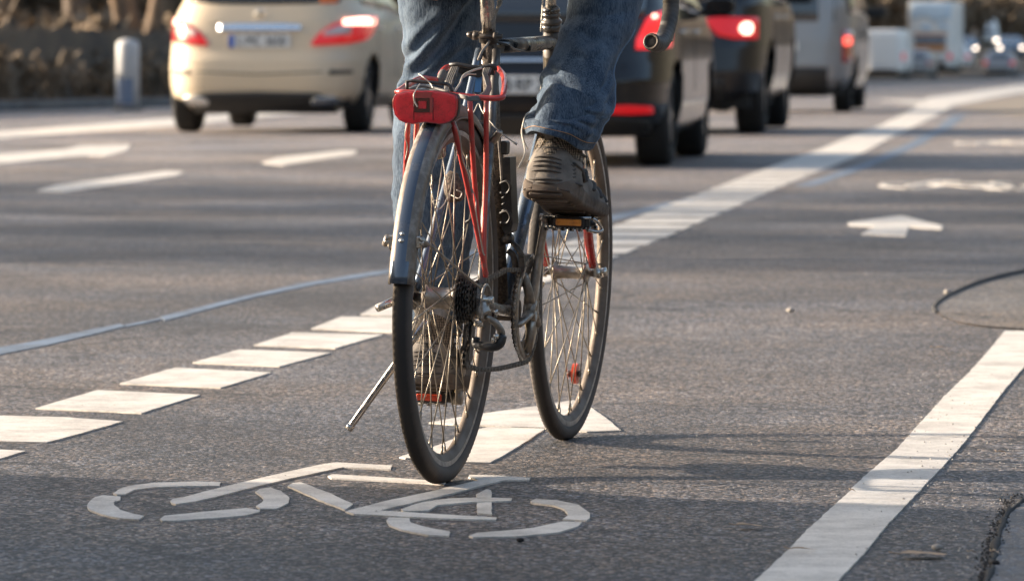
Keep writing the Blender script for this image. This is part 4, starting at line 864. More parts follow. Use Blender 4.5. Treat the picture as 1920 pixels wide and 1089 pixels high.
# ------------------------------------------------------------------ the rider
rider = empty('person', tuple(B0)); rider.rotation_mode = 'QUATERNION'; rider.rotation_quaternion = bike.rotation_quaternion.copy()
tag(rider, 'cyclist in blue jeans and brown trail shoes riding the touring bicycle', 'person')
def capsule_skin(name, V, E_, R_, m, parent, sub=2):
    me = bpy.data.meshes.new(name); me.from_pydata(V, E_, []); o = bpy.data.objects.new(name, me); COL.objects.link(o); o.parent = parent
    sk = o.modifiers.new('skin', 'SKIN')
    for i, r in enumerate(R_): me.skin_vertices[0].data[i].radius = r if hasattr(r, '__len__') else (r, r)
    me.skin_vertices[0].data[0].use_root = True
    ss = o.modifiers.new('sub', 'SUBSURF'); ss.levels = ss.render_levels = sub
    me.materials.append(m); sk.use_smooth_shade = True
    return o
hipz = 1.06
V = []; E_ = []; R_ = []
def chain_(pts, rs, start=None):
    i0 = start
    for p, r in zip(pts, rs):
        V.append(tuple(p)); R_.append(r); k = len(V) - 1
        if i0 is not None: E_.append((i0, k))
        i0 = k
    return i0
pel = chain_([(.18, 0, 1.08)], [(.13, .11)])
chest = chain_([(.26, 0, 1.22), (.36, 0, 1.36), (.44, 0, 1.47)], [(.12, .10), (.14, .11), (.13, .10)], pel)
headi = chain_([(.50, 0, 1.55), (.535, 0, 1.61), (.56, 0, 1.68), (.565, 0, 1.75)], [.052, .062, (.078, .09), (.07, .085)], chest)
for s in (1, -1):
    chain_([(.20, .09 * s, 1.06)], [.085], pel); h_ = len(V) - 1
    if s > 0: chain_([(.34, .13, 1.0), (.45, .143, .90), (.488, .145, .76), (.45, .12, .50), (.40, .12, .285), (.365, .118, .215)], [.062, .05, .045, .042, .033, .034], h_)
    else: chain_([(.40, -.13, 1.04), (.565, -.15, .955), (.50, -.145, .82), (.40, -.14, .70), (.34, -.137, .62)], [.06, .045, .042, .034, .034], h_)
    sh = chain_([(.46, .17 * s, 1.43), (.60, .23 * s, 1.22), (.82, .225 * s, 1.05), (.915, .213 * s, .985)], [.052, .042, .034, .026], chest)
    wr = chain_([(.95, .21 * s, .972), (.975, .209 * s, .964)], [(.034, .022), (.032, .018)], sh)
    for k in range(4):
        yy = .21 * s + (k - 1.5) * .017
        chain_([(.985, yy * 1.0, .968), (1.005 - .003 * abs(k - 1), yy, .955), (1.008 - .004 * abs(k - 1.4), yy, .935), (.992, yy, .922)], [.010, .0095, .009, .008], wr)
    chain_([(.945, .185 * s, .955), (.965, .178 * s, .94), (.972, .182 * s, .925)], [.011, .010, .009], sh)
body = capsule_skin('body', V, E_, R_, M['skin'], rider)
# face: nose, brow, ears, lips as gentle volumes on the head
b = MB(); hc = Vector((.568, 0, 1.70))
b.ball(hc + Vector((.078, 0, -.005)), .014, 10, (1.2, .8, 1.6)); b.ball(hc + Vector((.065, 0, -.045)), .02, 10, (.6, 1.1, .35))
for s in (1, -1): b.ball(hc + Vector((0, .078 * s, -.01)), .022, 10, (.7, .3, 1.2))
b.build('face', M['skin'], rider)
b = MB()
for s in (1, -1): b.ball(hc + Vector((.068, .030 * s, .012)), .011, 10)
b.build('eye', M['black'], rider)
b = MB(); b.ball(hc + Vector((-.02, 0, .03)), .092, 16, (1.0, .9, .95)); b.build('hair', M['hair'], rider)
b = MB(); rows = []
for i in range(9):
    t = i / 8 * PI * .52; rows.append([hc + Vector((-.005 + .125 * math.sin(t) * math.cos(q), .098 * math.sin(t) * math.sin(q), .045 + .085 * math.cos(t))) for q in np.linspace(0, 2 * PI, 28, endpoint=False)])
b.grid(rows, True); b.build('helmet', M['helmet'], rider)
V = []; E_ = []; R_ = []
p0 = chain_([(.17, 0, 1.14)], [(.16, .13)]); c_ = chain_([(.26, 0, 1.25), (.36, 0, 1.38), (.44, 0, 1.475), (.485, 0, 1.53)], [(.155, .125), (.17, .13), (.15, .115), (.07, .07)], p0)
for s in (1, -1):
    V.append((.45, .16 * s, 1.44)); R_.append(.075); E_.append((3, len(V) - 1))
    chain_([(.60, .235 * s, 1.22), (.82, .228 * s, 1.05), (.89, .217 * s, 1.0)], [.062, .05, .042], len(V) - 1)
jk = capsule_skin('jacket', V, E_, R_, M['jacket'], rider)

def sstep(a, b_, x):
    t = max(0., min(1., (x - a) / (b_ - a))); return t * t * (3 - 2 * t)
def leg(pxr, extra, folds, seed, name, NS=96, dense=9, hemlift=0.):
    """trouser leg: rings measured on the photo (left, right, depth in bicycle X, depth radius), then free rings above"""
    rings = []
    for (l, r, X, d) in pxr:
        Lp, Rp = bp(*l, X=X), bp(*r, X=X); rings.append(((Lp + Rp) / 2, (Rp - Lp) / 2, Vector((d, 0, 0))))
    rings = [(Vector(c), Vector(a), Vector(bb)) for c, a, bb in extra] + rings
    C = spline([r[0] for r in rings], dense); A = spline([r[1] for r in rings], dense); Bv = spline([r[2] for r in rings], dense)
    b_ = MB(); rows = []; n = len(C)
    for i in range(n):
        t = (C[min(n - 1, i + 1)] - C[max(0, i - 1)]).normalized(); row = []
        for k in range(NS):
            q = 2 * PI * k / NS
            cq, sq = math.cos(q), math.sin(q); e = .86
            off = A[i] * math.copysign(abs(cq) ** e, cq) + Bv[i] * math.copysign(abs(sq) ** e, sq)
            p = C[i] + off; nrm = off.normalized()
            rear = sstep(.15, -.25, sq * (1 if Bv[i].x >= 0 else -1))
            px, py = bproj(p)
            d = 0.0
            for (pts, w, amp) in folds:
                best = None
                for j in range(len(pts) - 1):
                    ax_, ay = pts[j]; bx, by = pts[j + 1]; dx, dy = bx - ax_, by - ay; L2 = dx * dx + dy * dy
                    u = max(0, min(1, ((px - ax_) * dx + (py - ay) * dy) / L2)); ex_, ey_ = px - ax_ - u * dx, py - ay - u * dy
                    dd = math.hypot(ex_, ey_); sg = 1 if (dx * (py - ay) - dy * (px - ax_)) > 0 else -1
                    if best is None or dd < best[0]: best = (dd, sg, (j + u) / (len(pts) - 1))
                dd, sg, u = best; x = dd * sg / w; env = min(1, 4 * min(u + .12, 1.12 - u))
                d += 1.5 * rear * amp * env * (-math.exp(-x * x) + .8 * math.exp(-((x - 1.7) / 1.3) ** 2))
            v3 = Vector((p.x * 9, p.y * 9, p.z * 13)) + Vector((seed, 0, 0))
            d += .0045 * noise.noise(v3) + .0030 * noise.noise(v3 * 2.3) + .0012 * noise.noise(v3 * 6)
            cr = noise.noise(Vector((p.x * 16, p.y * 16, p.z * 34)) + Vector((0, seed, 0)))
            d += .0042 * (1 - abs(cr) * 3.2) * sstep(.5, .85, i / n) * (1 if abs(cr) < .31 else 0)
            lift = hemlift * sstep(.86, 1., i / n) * math.exp(-((sq * (1 if Bv[i].x >= 0 else -1) + 1) / .35) ** 2) if hemlift else 0
            row.append(p + nrm * d + Vector((0, 0, lift)))
        rows.append(row)
    # turned-in hem
    last = rows[-1]; cc = sum((Vector(p) for p in last), Vector()) / NS
    t = (C[-1] - C[-6]).normalized()
    rows.append([Vector(p).lerp(cc, .03) + t * .001 for p in last]); rows.append([Vector(p).lerp(cc, .06) - t * .004 for p in last]); rows.append([Vector(p).lerp(cc, .07) - t * .05 for p in last]); rows.append([Vector(p).lerp(cc, .12) - t * .10 for p in last])
    b_.grid(rows, True); return b_, rows, C
bR, rowsR, CR_ = leg(
 [((1069,0),(1202,0),.56,.085),((1062,42),(1194,35),.545,.085),((1049,72),(1182,66),.52,.082),((1035,103),(1165,97),.49,.078),((1022,134),(1151,127),.46,.076),((1016,162),(1149,160),.43,.074),((1014,186),(1149,186),.405,.073),((1003,202),(1145,206),.38,.075),((991,216),(1133,226),.36,.078),((987,230),(1120,250),.345,.080),((990,250),(1100,282),.335,.080)],
 [((.19,-.10,1.09),(0,-.085,0),(-.03,0,.10)),((.30,-.115,1.07),(0,-.085,0),(-.01,0,.10)),((.42,-.13,1.045),(0,-.082,0),(.01,0,.092)),((.52,-.143,1.01),(0,-.078,0),(.05,0,.080)),((.575,-.150,.955),(0,-.074,0),(.08,0,.045))],
 [([(1010,196),(1040,206),(1080,214),(1120,219)],7,.0075),([(1020,168),(1055,176),(1095,190),(1130,196)],8,.0045),([(1110,262),(1128,225),(1146,190),(1150,160)],7,.006),([(995,222),(1035,214),(1075,226),(1108,240)],6,.005),([(1128,172),(1142,150),(1150,128)],6,.006),
  ([(1024,128),(1050,145),(1062,168)],9,.004),([(1080,60),(1110,75),(1150,80)],12,.004),([(1062,40),(1090,30),(1130,34),(1180,20)],10,.003),([(1140,95),(1110,110),(1080,112)],9,.003)], 3.1, 'right', hemlift=.016)
bL, rowsL, CL_ = leg(
 [((748,-15),(899,-15),.47,.085),((752,25),(896,25),.475,.085),((758,62),(894,62),.48,.083),((763,100),(890,100),.485,.082),((768,128),(890,130),.485,.080),((758,152),(894,155),.475,.078),((747,185),(898,190),.465,.076),((741,240),(896,240),.455,.074),((739,300),(891,300),.445,.072),((741,370),(882,370),.435,.070),((745,440),(878,440),.425,.068),((748,500),(876,500),.42,.066),((752,560),(872,560),.41,.066),((758,600),(862,606),.40,.066),((765,615),(858,632),.395,.066)],
 [((.19,.10,1.09),(0,-.085,0),(-.03,0,.10)),((.27,.115,1.05),(0,-.086,0),(.02,0,.095)),((.36,.13,.99),(0,-.085,0),(.06,0,.07)),((.43,.142,.935),(0,-.082,0),(.08,0,.03))],
 [([(893,-5),(870,24),(852,50),(824,86),(795,122),(768,150)],9,.011),([(842,34),(819,52),(790,80),(768,108)],9,.006),([(878,90),(850,112),(815,140),(780,166)],10,.007),([(896,120),(860,150),(820,175),(770,200)],11,.006),
  ([(745,230),(790,245),(850,280)],12,.004),([(880,300),(840,340),(760,370)],13,.004),([(750,420),(800,450),(870,470)],12,.004),([(870,520),(820,545),(755,550)],9,.005),([(755,580),(800,590),(865,580)],7,.005)], 9.7, 'left')
b = MB(); b.v = []; 
for src in (bR, bL): b.add(src.v, src.f, True)
b.ball((.17, 0, 1.10), .15, 24, (1.0, 1.25, .95))
jeans = b.build('jeans', M['denim'], rider, fix=False)
def stitch(rows, k0, k1, up, name='hem_stitching'):
    r = rows[-5 - up]; r2 = rows[-5 - up]; cc = sum((Vector(p) for p in r), Vector()) / len(r)
    b_ = MB(); pts = [Vector(r[k % len(r)]) + (Vector(r[k % len(r)]) - cc).normalized() * .0006 for k in range(k0, k1)]; b_.tube(pts, .0006, 5); return b_.build(name, M['thread'], jeans)
stitch(rowsR, 0, 96, 4); stitch(rowsL, 0, 96, 3)
for rows, k in ((rowsR, 2), (rowsL, 48)):               # heavy outer seams
    b = MB(); b.tube([Vector(r[k]) for r in rows[60:-4:2]], .0022, 6); b.build('side_seam', M['denim'], jeans)

# shoes
def shoemat(name, a, b_, mesh=False):
    m, nt, p, L = nmat(name); N = nt.nodes; tc = N.new('ShaderNodeTexCoord')
    nz = N.new('ShaderNodeTexNoise'); nz.inputs['Scale'].default_value = 28; nz.inputs['Detail'].default_value = 7; L.new(tc.outputs['Object'], nz.inputs['Vector'])
    mr = N.new('ShaderNodeMapRange'); mr.inputs[1].default_value = .35; mr.inputs[2].default_value = .65; L.new(nz.outputs['Fac'], mr.inputs[0])
    mx = N.new('ShaderNodeMix'); mx.data_type = 'RGBA'; mx.inputs[6].default_value = (*a, 1); mx.inputs[7].default_value = (*b_, 1); L.new(mr.outputs[0], mx.inputs[0])
    L.new(mx.outputs[2], p.inputs['Base Color']); p.inputs['Roughness'].default_value = .85
    if mesh:
        wv = N.new('ShaderNodeTexVoronoi'); wv.inputs['Scale'].default_value = 330; wv.inputs['Randomness'].default_value = .15; L.new(tc.outputs['Object'], wv.inputs['Vector'])
        m3 = N.new('ShaderNodeMapRange'); m3.inputs[1].default_value = .25; m3.inputs[2].default_value = .55; L.new(wv.outputs['Distance'], m3.inputs[0])
        m2 = N.new('ShaderNodeMix'); m2.data_type = 'RGBA'; m2.inputs[7].default_value = (.03, .025, .02, 1); L.new(m3.outputs[0], m2.inputs[0]); L.new(mx.outputs[2], m2.inputs[6]); L.new(m2.outputs[2], p.inputs['Base Color'])
        bn = N.new('ShaderNodeBump'); bn.invert = True; bn.inputs['Distance'].default_value = .002; L.new(wv.outputs['Distance'], bn.inputs['Height']); L.new(bn.outputs[0], p.inputs['Normal'])
    else:
        n2 = N.new('ShaderNodeTexNoise'); n2.inputs['Scale'].default_value = 350; L.new(tc.outputs['Object'], n2.inputs['Vector'])
        bn = N.new('ShaderNodeBump'); bn.inputs['Strength'].default_value = .4; bn.inputs['Distance'].default_value = .001; L.new(n2.outputs['Fac'], bn.inputs['Height']); L.new(bn.outputs[0], p.inputs['Normal'])
    return m
M['shoe'] = shoemat('shoe_suede', (.095, .082, .070), (.225, .195, .165)); M['shoe2'] = shoemat('shoe_overlay', (.045, .041, .038), (.10, .088, .078))
M['shoemesh'] = shoemat('shoe_mesh', (.40, .31, .22), (.48, .39, .29), True); M['sole'] = shoemat('shoe_rubber', (.075, .057, .044), (.16, .12, .09))
def shoe(H, T, roll, side, name='shoe'):
    """H heel bottom centre, T toe tip (bottom), in bicycle coordinates; side -1 = right shoe"""
    H, T = Vector(H), Vector(T); x = (T - H); Lg = x.length; x.normalize(); z = Vector((0, 0, 1)); y = z.cross(x).normalized(); z = x.cross(y)
    Rm = Matrix((x, y, z)).transposed() @ Matrix.Rotation(roll, 3, 'X'); k = Lg / .295
    root = bpy.data.objects.new(name, None)
    def P(a, b_, c): return H + Rm @ Vector((a * k, b_ * k * 1.08, c * k * 1.16))
    # station: x, half-width low, half-width top, sole height, upper height, y shift
    ST_ = [(-.004,.022,.018,.018,.074,0),(.0,.034,.029,.022,.084,0),(.008,.042,.036,.026,.092,0),(.025,.046,.040,.028,.100,0),(.05,.047,.041,.028,.102,0),(.08,.045,.038,.027,.098,.001),(.11,.041,.032,.025,.092,.003),(.14,.043,.030,.023,.086,.005),(.17,.048,.031,.022,.076,.007),(.20,.052,.033,.021,.066,.008),(.23,.052,.034,.021,.056,.007),(.26,.044,.030,.022,.048,.004),(.28,.032,.022,.025,.042,.001),(.292,.016,.010,.030,.036,-.001)]
    def st(x_):
        xs = [s[0] for s in ST_]; return [interp(x_, xs, [s[j] for s in ST_]) for j in range(1, 6)]
    xs = sorted(set([lerp(-.004, .292, (i / 60)) for i in range(61)] + [-.003, -.002, 0, .002, .005]))
    yo = -side
    up = MB(); rows = []
    for x_ in xs:
        wl_, wt, sh, uh, ysh = st(x_); row = []
        for j in range(41):
            q = PI * j / 40; cq, sq = math.cos(q), math.sin(q)
            w = lerp(wl_, wt, sq ** 1.2); yy = w * math.copysign(abs(cq) ** .75, cq) + ysh * yo; zz = sh + (uh - sh) * sq ** .7
            lump = .0012 * noise.noise(Vector((x_ * 40, yy * 40, zz * 40)))
            row.append(P(x_ - lump, yy + lump, zz + lump))
        rows.append(row)
    up.grid(rows, False); 
    for r in (rows[0], rows[-1]): up.add(r, [tuple(range(len(r)))], True)
    o = up.build(name, M['shoe'], rider, fix=True)
    # collar: padded mesh tube opening
    b_ = MB(); rows = []
    for i in range(9):
        t = i / 8; row = []
        for q in np.linspace(0, 2 * PI, 40, endpoint=False):
            ro = 1 - .20 * t; cx = .058 - .006 * t; row.append(P(cx + .063 * ro * math.cos(q) * (1.05 if math.cos(q) > 0 else 1.0), .046 * ro * math.sin(q), .070 + .050 * t * (1 + .18 * math.cos(q) ** 2) + (.006 * math.cos(q) if math.cos(q) < 0 else .004 * math.cos(q)) * -1 * t))
        rows.append(row)
    cc = P(.055, 0, .10); rows += [[Vector(p).lerp(cc, .12) + Rm @ Vector((0, 0, -.001)) for p in rows[-1]], [Vector(p).lerp(cc, .2) - Rm @ Vector((0, 0, .02)) for p in rows[-1]]]
    b_.grid(rows, True); b_.build('collar', M['shoemesh'], o, fix=False)
    # sole with heel lip, grooves and lugs
    b_ = MB(); rows = []
    for x_ in xs:
        wl_, wt, sh, uh, ysh = st(x_); w = wl_ + .0035; toe = .010 * sstep(.23, .295, x_); heel = .008 * sstep(.03, -.004, x_); row = []
        prof_ = [(0, toe + heel), (.8, toe + heel), (.97, toe + heel + .002), (1.0, .008 + toe + heel * .6), (.985, .010 + toe), (1.01, .014 + toe * .8), (1.0, sh * .8 + .004), (.955, sh + .004), (.90, sh + .003)]
        g = .0012 * math.sin(x_ * 420)
        row = [P(x_ * 1.0, (w * a + (g if .97 < a < 1.005 else 0)) + ysh * yo, c) for a, c in prof_] 
        rl = [P(x_, -(w * a + (g if .97 < a < 1.005 else 0)) + ysh * yo, c) for a, c in prof_[1:]]
        rows.append(rl[::-1] + row)
    b_.grid(rows, False)
    for r in (rows[0], rows[-1]): b_.add(r, [tuple(range(len(r)))], True)
    for i in range(11):
        xx = .008 + i * .026; wl_ = st(xx)[0]; w = wl_ * .86; hz = .010 * sstep(.23, .295, xx) + .008 * sstep(.03, -.004, xx)
        if .10 < xx < .15: continue
        b_.box(P(xx, st(xx)[4] * yo, hz - .0015), (.014, w * 1.8, .006), Rm, bev=.002)
    so = b_.build('sole', M['sole'], o, fix=True)
    def surf(x_, q, off=.0): 
        wl_, wt, sh, uh, ysh = st(x_); cq, sq = math.cos(q), math.sin(q); w = lerp(wl_, wt, sq ** 1.2) + off
        return P(x_ - (off if x_ < .01 else 0), w * math.copysign(abs(cq) ** .75, cq) + ysh * yo, sh + (uh - sh) * sq ** .7 + off * sq)
    # heel counter: raised cup wrapping the back, with wavy ribs
    def around(hz, x0, off, flip=1):                    # a line round the heel at height hz from one side to the other
        out = []
        for t in np.linspace(-1, 1, 31):
            a = t * PI / 2; xx = .034 - .0385 * math.cos(a) + x0 * abs(t) ** 2; wl_, wt, sh, uh, ysh = st(.03)
            f = (hz - .028) / .07; w = lerp(wl_, wt, max(0, f)) + off
            out.append(P(xx - off * math.cos(a) + .010 * max(0, f) ** 2 * math.cos(a), w * math.sin(a) * 1.0, hz))
        return out
    b_ = MB(); rows = [around(lerp(.022, .078, i / 12) , .03, lerp(.004, .0016, i / 12) + .001 * math.sin(i * .9)) for i in range(13)]
    rows = [[p for p in r] for r in rows]; rows.append([Vector(p) - Rm @ Vector((-.006, 0, -.001)) for p in rows[-1]]); b_.grid(rows, False); b_.build('heel_counter', M['shoe'], o, fix=False)
    b_ = MB()
    for hz, am in ((.040, .004), (.047, .006), (.054, .007), (.061, .007)):
        base_ = around(hz, .02, .0058); n_ = len(base_); pts = [Vector(p) + Rm @ Vector((0, 0, am * math.sin((i / n_ - .3) * 7) * (1 if .15 < i / n_ < .85 else .4))) for i, p in enumerate(base_)]
        b_.tube(pts[4:-4], .0018, 6)
    b_.build('heel_rib', M['shoe2'], o, fix=False)
    b_ = MB(); b_.tube(around(.082, .05, .0025), .0042, 8, flat=.6); b_.tube(around(.028, .02, .0062), .0022, 8); b_.build('heel_band', M['shoe2'], o, fix=False)
    b_ = MB(); b_.prism([P(-.004, -.008, .100), P(-.004, .008, .100), P(-.012, .008, .110), P(-.012, -.008, .110)], Rm @ Vector((-.004, 0, -.003))); b_.tube([P(-.002, 0, .096), P(-.014, 0, .112), P(-.004, 0, .122)], .006, 8, flat=.35); b_.build('pull_tab', M['shoe'], o)
    # side overlays, eyelet holes, forefoot panels, toe cap
    b_ = MB()
    for q0 in (0, 1):
        sgn = 1 if q0 else -1
        ang = lambda u: (PI - u) if q0 else u
        for pts in ([(.045, 1.25), (.07, .95), (.10, .8), (.13, 1.0), (.15, 1.25)], [(.055, .25), (.09, .55), (.12, .9)], [(.12, .2), (.15, .7), (.175, 1.2)], [(.165, .15), (.19, .55), (.21, 1.1)], [(.20, .1), (.215, .5), (.225, 1.0)], [(.235, .1), (.245, .6), (.25, 1.3)], [(.02, .35), (.06, .25), (.1, .12)]):
            P_ = spline([surf(x_, ang(u), .0015) for x_, u in pts], 6); b_.tube(P_, [.0048] * len(P_), 6, flat=.5)
    b_.build('overlay', M['shoe2'], o, fix=False)
    b_ = MB()
    for q0 in (0, 1):
        ang = lambda u: (PI - u) if q0 else u
        for i in range(3):
            for j in range(4):
                c0 = surf(.128 + .011 * j + .004 * i, ang(.55 + .22 * i), .0006); c1 = surf(.128 + .011 * j + .004 * i, ang(.55 + .22 * i), .0016); b_.tube([c0, c1], .0021, 8)
    b_.build('vent_hole', M['black'], o, fix=False)
    b_ = MB()
    for i in range(5):
        x_ = .105 + .017 * i; b_.tube([surf(x_, 1.05, .003), surf(x_ + .004, PI / 2, .005), surf(x_ + .002, PI - 1.05, .003)], .0022, 6)
        b_.tube([surf(x_, 1.05, .002), surf(x_ + .01, .9, .005), surf(x_ + .017, 1.05, .002)], .0016, 6)
    for sg in (0, 1):
        a_ = P(.10, 0, .100); b_.tube(spline([a_, P(.095, .02 * (1 if sg else -1), .112), P(.10, .034 * (1 if sg else -1), .100), P(.115, .04 * (1 if sg else -1), .080)], 5), .0014, 6)
    b_.build('lace', M['wire'], o, fix=False)
    b_ = MB(); b_.tube([P(.055, 0, .085), P(.058, 0, .125), P(.062, 0, .17)], [.030, .031, .034], 24); b_.build('sock', M['sock'], rider, fix=False)
    return o
hR = bp(1002, 386, X=.295); tR = bp(1110, 428, X=.535)
_h = bp(1021, 368, X=.268); _t = bp(1108, 428, X=.548)
shoe(_h, (_t.x, _t.y, .468), .0, -1)
shoe((.285, .108, .150), (.555, .130, .132), 0, 1)
cab('lace_end', [bp(991, 212, X=.30), bp(985, 218, X=.295), bp(980, 235, X=.29), bp(979, 250, X=.29), bp(984, 268, X=.29), bp(989, 280, X=.29)], .0013, 'wire')

# ------------------------------------------------------------------ vehicles
def carpaint(name, col, metal=0., rough=.5, coat=.3, dirt=None):
    return mat(name, col, rough, metal, coat=coat, col2=dirt or tuple(c * .85 + .02 for c in col), vscale=1.3, fmin=.45, fmax=.9)
M['glass'] = mat('car_window', (.02, .025, .03), .04, coat=1, spec=.8)
M['tyrec'] = mat('car_tyre', (.022, .021, .020), .8, var=.3, vscale=6)
M['well'] = mat('wheel_arch_dark', (.012, .012, .012), .9)
M['blackp'] = mat('bumper_plastic', (.028, .027, .026), .6)
M['alloy'] = mat('alloy_wheel', (.42, .42, .42), .3, .9)
M['plate'] = mat('number_plate', (.72, .72, .70), .45); M['platechar'] = mat('plate_characters', (.02, .02, .02), .5); M['plateblue'] = mat('plate_blue_band', (.02, .10, .45), .5)
M['lampred'] = mat('red_tail_lamp', (.42, .012, .015), .12, coat=1); M['lampclear'] = mat('clear_lamp', (.55, .45, .42), .12, coat=1)
M['brake'] = mat('lit_brake_lamp', (.8, .05, .04), .3, emis=(1.0, .10, .07), estr=1.1)
M['brakehot'] = mat('lit_brake_bulb', (.9, .3, .2), .3, emis=(1.0, .42, .32), estr=2.6)
M['glow'] = mat('lit_red_lens', (.30, .008, .010), .25, emis=(1.0, .015, .02), estr=.16, coat=.4)
M['glow2'] = mat('lit_tail_lens', (.4, .015, .015), .25, emis=(1.0, .03, .035), estr=.42, coat=.4)
M['head'] = mat('lit_headlamp', (.9, .9, .85), .2, emis=(1.0, .80, .62), estr=3.8)
M['orangest'] = mat('orange_sticker', (.75, .17, .04), .5)
M['chromec'] = mat('chrome_trim', (.78, .79, .80), .12, 1)
class Car:
    def __init__(s, name, label, x, y, spec, paint, L, n=6.5, heading=7.0, group=None, rev=False, arch=.36, axles=(.78, 3.45), tyre=(.32, .20), zbase=None):
        z = zt(y) if zbase is None else zbase
        s.root = empty(name, (x, y, z), math.radians(90 - heading + (180 if rev else 0))); s.n = n
        tag(s.root, label, spec.get('cat', 'car'), group)
        K = spec['slices']; zs = [k[0] for k in K]
        s.prof = lambda zz: [interp(zz, zs, [k[j] for k in K]) for j in (1, 2, 3)]
        Z = []; z0, z1 = zs[0], zs[-1]; N = 44
        for i in range(N + 1): Z.append(lerp(z0, z1, i / N))
        Z += [k[0] for k in K]; Z = sorted(set(round(v, 4) for v in Z))
        m = MB(); NS = 120; rows = []
        for zz in Z: rows.append([s.pt(2 * PI * k / NS, zz) for k in range(NS)])
        vs = [p for r in rows for p in r]; fs = []
        for i in range(len(rows) - 1):
            for k in range(NS):
                k2 = (k + 1) % NS; q = [i * NS + k, i * NS + k2, (i + 1) * NS + k2, (i + 1) * NS + k]
                c = sum((Vector(vs[a]) for a in q), Vector()) / 4; w = s.prof(c.z)[0]
                if any((c.x - a) ** 2 + (c.z - tyre[0]) ** 2 < arch ** 2 for a in axles) and abs(c.y) > .72 * w: continue
                fs.append(q)
        fs.append(tuple((len(rows) - 1) * NS + k for k in range(NS)))
        m.add(vs, fs, True); s.body = m.build('body', paint, s.root, fix=False)
        w0 = s.prof(.5)[0]; xr, xf = s.prof(.5)[1:]
        m = MB(); m.box(((xr + xf) / 2, 0, .42), (xf - xr - .5, w0 * 2 - .30, .40)); m.box(((xr + xf) / 2, 0, .24), (xf - xr - .7, w0 * 1.2, .08)); m.build('underbody', M['well'], s.root, fix=False)
        r, tw = tyre
        for a in axles:
            for sg in (1, -1):
                yy = (s.side(a, r * 1.2, 1).y - .03 - tw / 2) * sg; m = MB()
                m.lathe([(r * .62, -tw / 2), (r * .9, -tw / 2), (r * .98, -tw * .42), (r, -tw * .3), (r, tw * .3), (r * .98, tw * .42), (r * .9, tw / 2), (r * .62, tw / 2)], (0, 0, 0), n=40)
                for k in (-.3, 0, .3): pass
                m.lathe([(0, -tw * .30), (r * .62, -tw * .30)], (0, 0, 0), n=24); m.lathe([(0, tw * .30), (r * .62, tw * .30)], (0, 0, 0), n=24)
                t = m.build('wheel', M['tyrec'], s.root, fix=False); t.location = (a, yy, r)
                m = MB(); ys = sg * tw * .40
                for k in range(5):
                    q = 2 * PI * k / 5; m.box((math.cos(q) * r * .33, ys, math.sin(q) * r * .33), (r * .60, .02, r * .14), Matrix.Rotation(-q, 3, 'Y'))
                m.lathe([(r * .55, ys - .01), (r * .64, ys - .01), (r * .64, ys + .012), (r * .55, ys + .012)], (0, 0, 0), n=32); m.build('rim', M['alloy'], t, fix=False)
    def pt(s, th, z):
        w, xr, xf = s.prof(z); a = (xf - xr) / 2; xc = (xf + xr) / 2; e = 2 / s.n
        c, q = math.cos(th), math.sin(th)
        return (xc - a * math.copysign(abs(c) ** e, c), w * math.copysign(abs(q) ** e, q), z)
    def rear(s, y, z, off=0., front=False):
        w, xr, xf = s.prof(z); a = (xf - xr) / 2; xc = (xf + xr) / 2; u = min(.995, abs(y) / w); d = a * (1 - u ** s.n) ** (1 / s.n)
        return Vector((xc + d + off, y, z)) if front else Vector((xc - d - off, y, z))
    def side(s, x, z, sg, off=0.):
        w, xr, xf = s.prof(z); a = (xf - xr) / 2; xc = (xf + xr) / 2; u = min(.995, abs(x - xc) / a)
        return Vector((x, sg * (w * (1 - u ** s.n) ** (1 / s.n) + off), z))
    def patch(s, name, cols, m, off=.012, front=False, side=0, nsub=6, nz=5, par=None):
        """cols: (y or x, z low, z high) columns; a moulded piece lying on the body"""
        C = []
        for a, c in zip(cols[:-1], cols[1:]):
            for k in range(nsub): C.append([lerp(a[j], c[j], k / nsub) for j in range(3)])
        C.append(list(cols[-1])); f = (lambda y, z, o: s.side(y, z, side, o)) if side else (lambda y, z, o: s.rear(y, z, o, front))
        rows = [[f(c[0], c[1], -.02)] + [f(c[0], lerp(c[1], c[2], k / nz), off) for k in range(nz + 1)] + [f(c[0], c[2], -.02)] for c in C]
        rows = [[f(C[0][0], (C[0][1] + C[0][2]) / 2, -.02)] * (nz + 3)] + rows + [[f(C[-1][0], (C[-1][1] + C[-1][2]) / 2, -.02)] * (nz + 3)]
        b_ = MB(); b_.grid(rows, False); return b_.build(name, m, par or s.root, fix=False)
    def plate(s, z, txt, w=.52, h=.11, off=.03, blue=True, front=False, yc=0.):
        p = s.rear(yc, z, off, front); b_ = MB(); b_.box(p, (.012, w, h), bev=.005); o = b_.build('number_plate', M['plate'], s.root, fix=False)
        sg = 1 if front else -1
        if blue: b_ = MB(); b_.box(p + Vector((sg * .008, (w / 2 - .025) * -sg if front else (w / 2 - .025), 0)), (.006, .045, h * .96)); b_.build('blue_band', M['plateblue'], o, fix=False)
        mt = Matrix.Translation(p + Vector((sg * .009, -.02, -.002))) @ (Matrix.Rotation(-PI / 2, 4, 'Z') if not front else Matrix.Rotation(PI / 2, 4, 'Z')) @ Matrix.Rotation(PI / 2, 4, 'X') @ Matrix.Diagonal((.95, 1.15, 1, 1))
        if txt: textmesh(txt, h * .85, 'characters', M['platechar'], o, mt)
    def mirror(s, name, cols, m, **k):
        s.patch(name, [(-c[0], c[1], c[2]) for c in cols][::-1], m, **k); return s.patch(name, cols, m, **k)
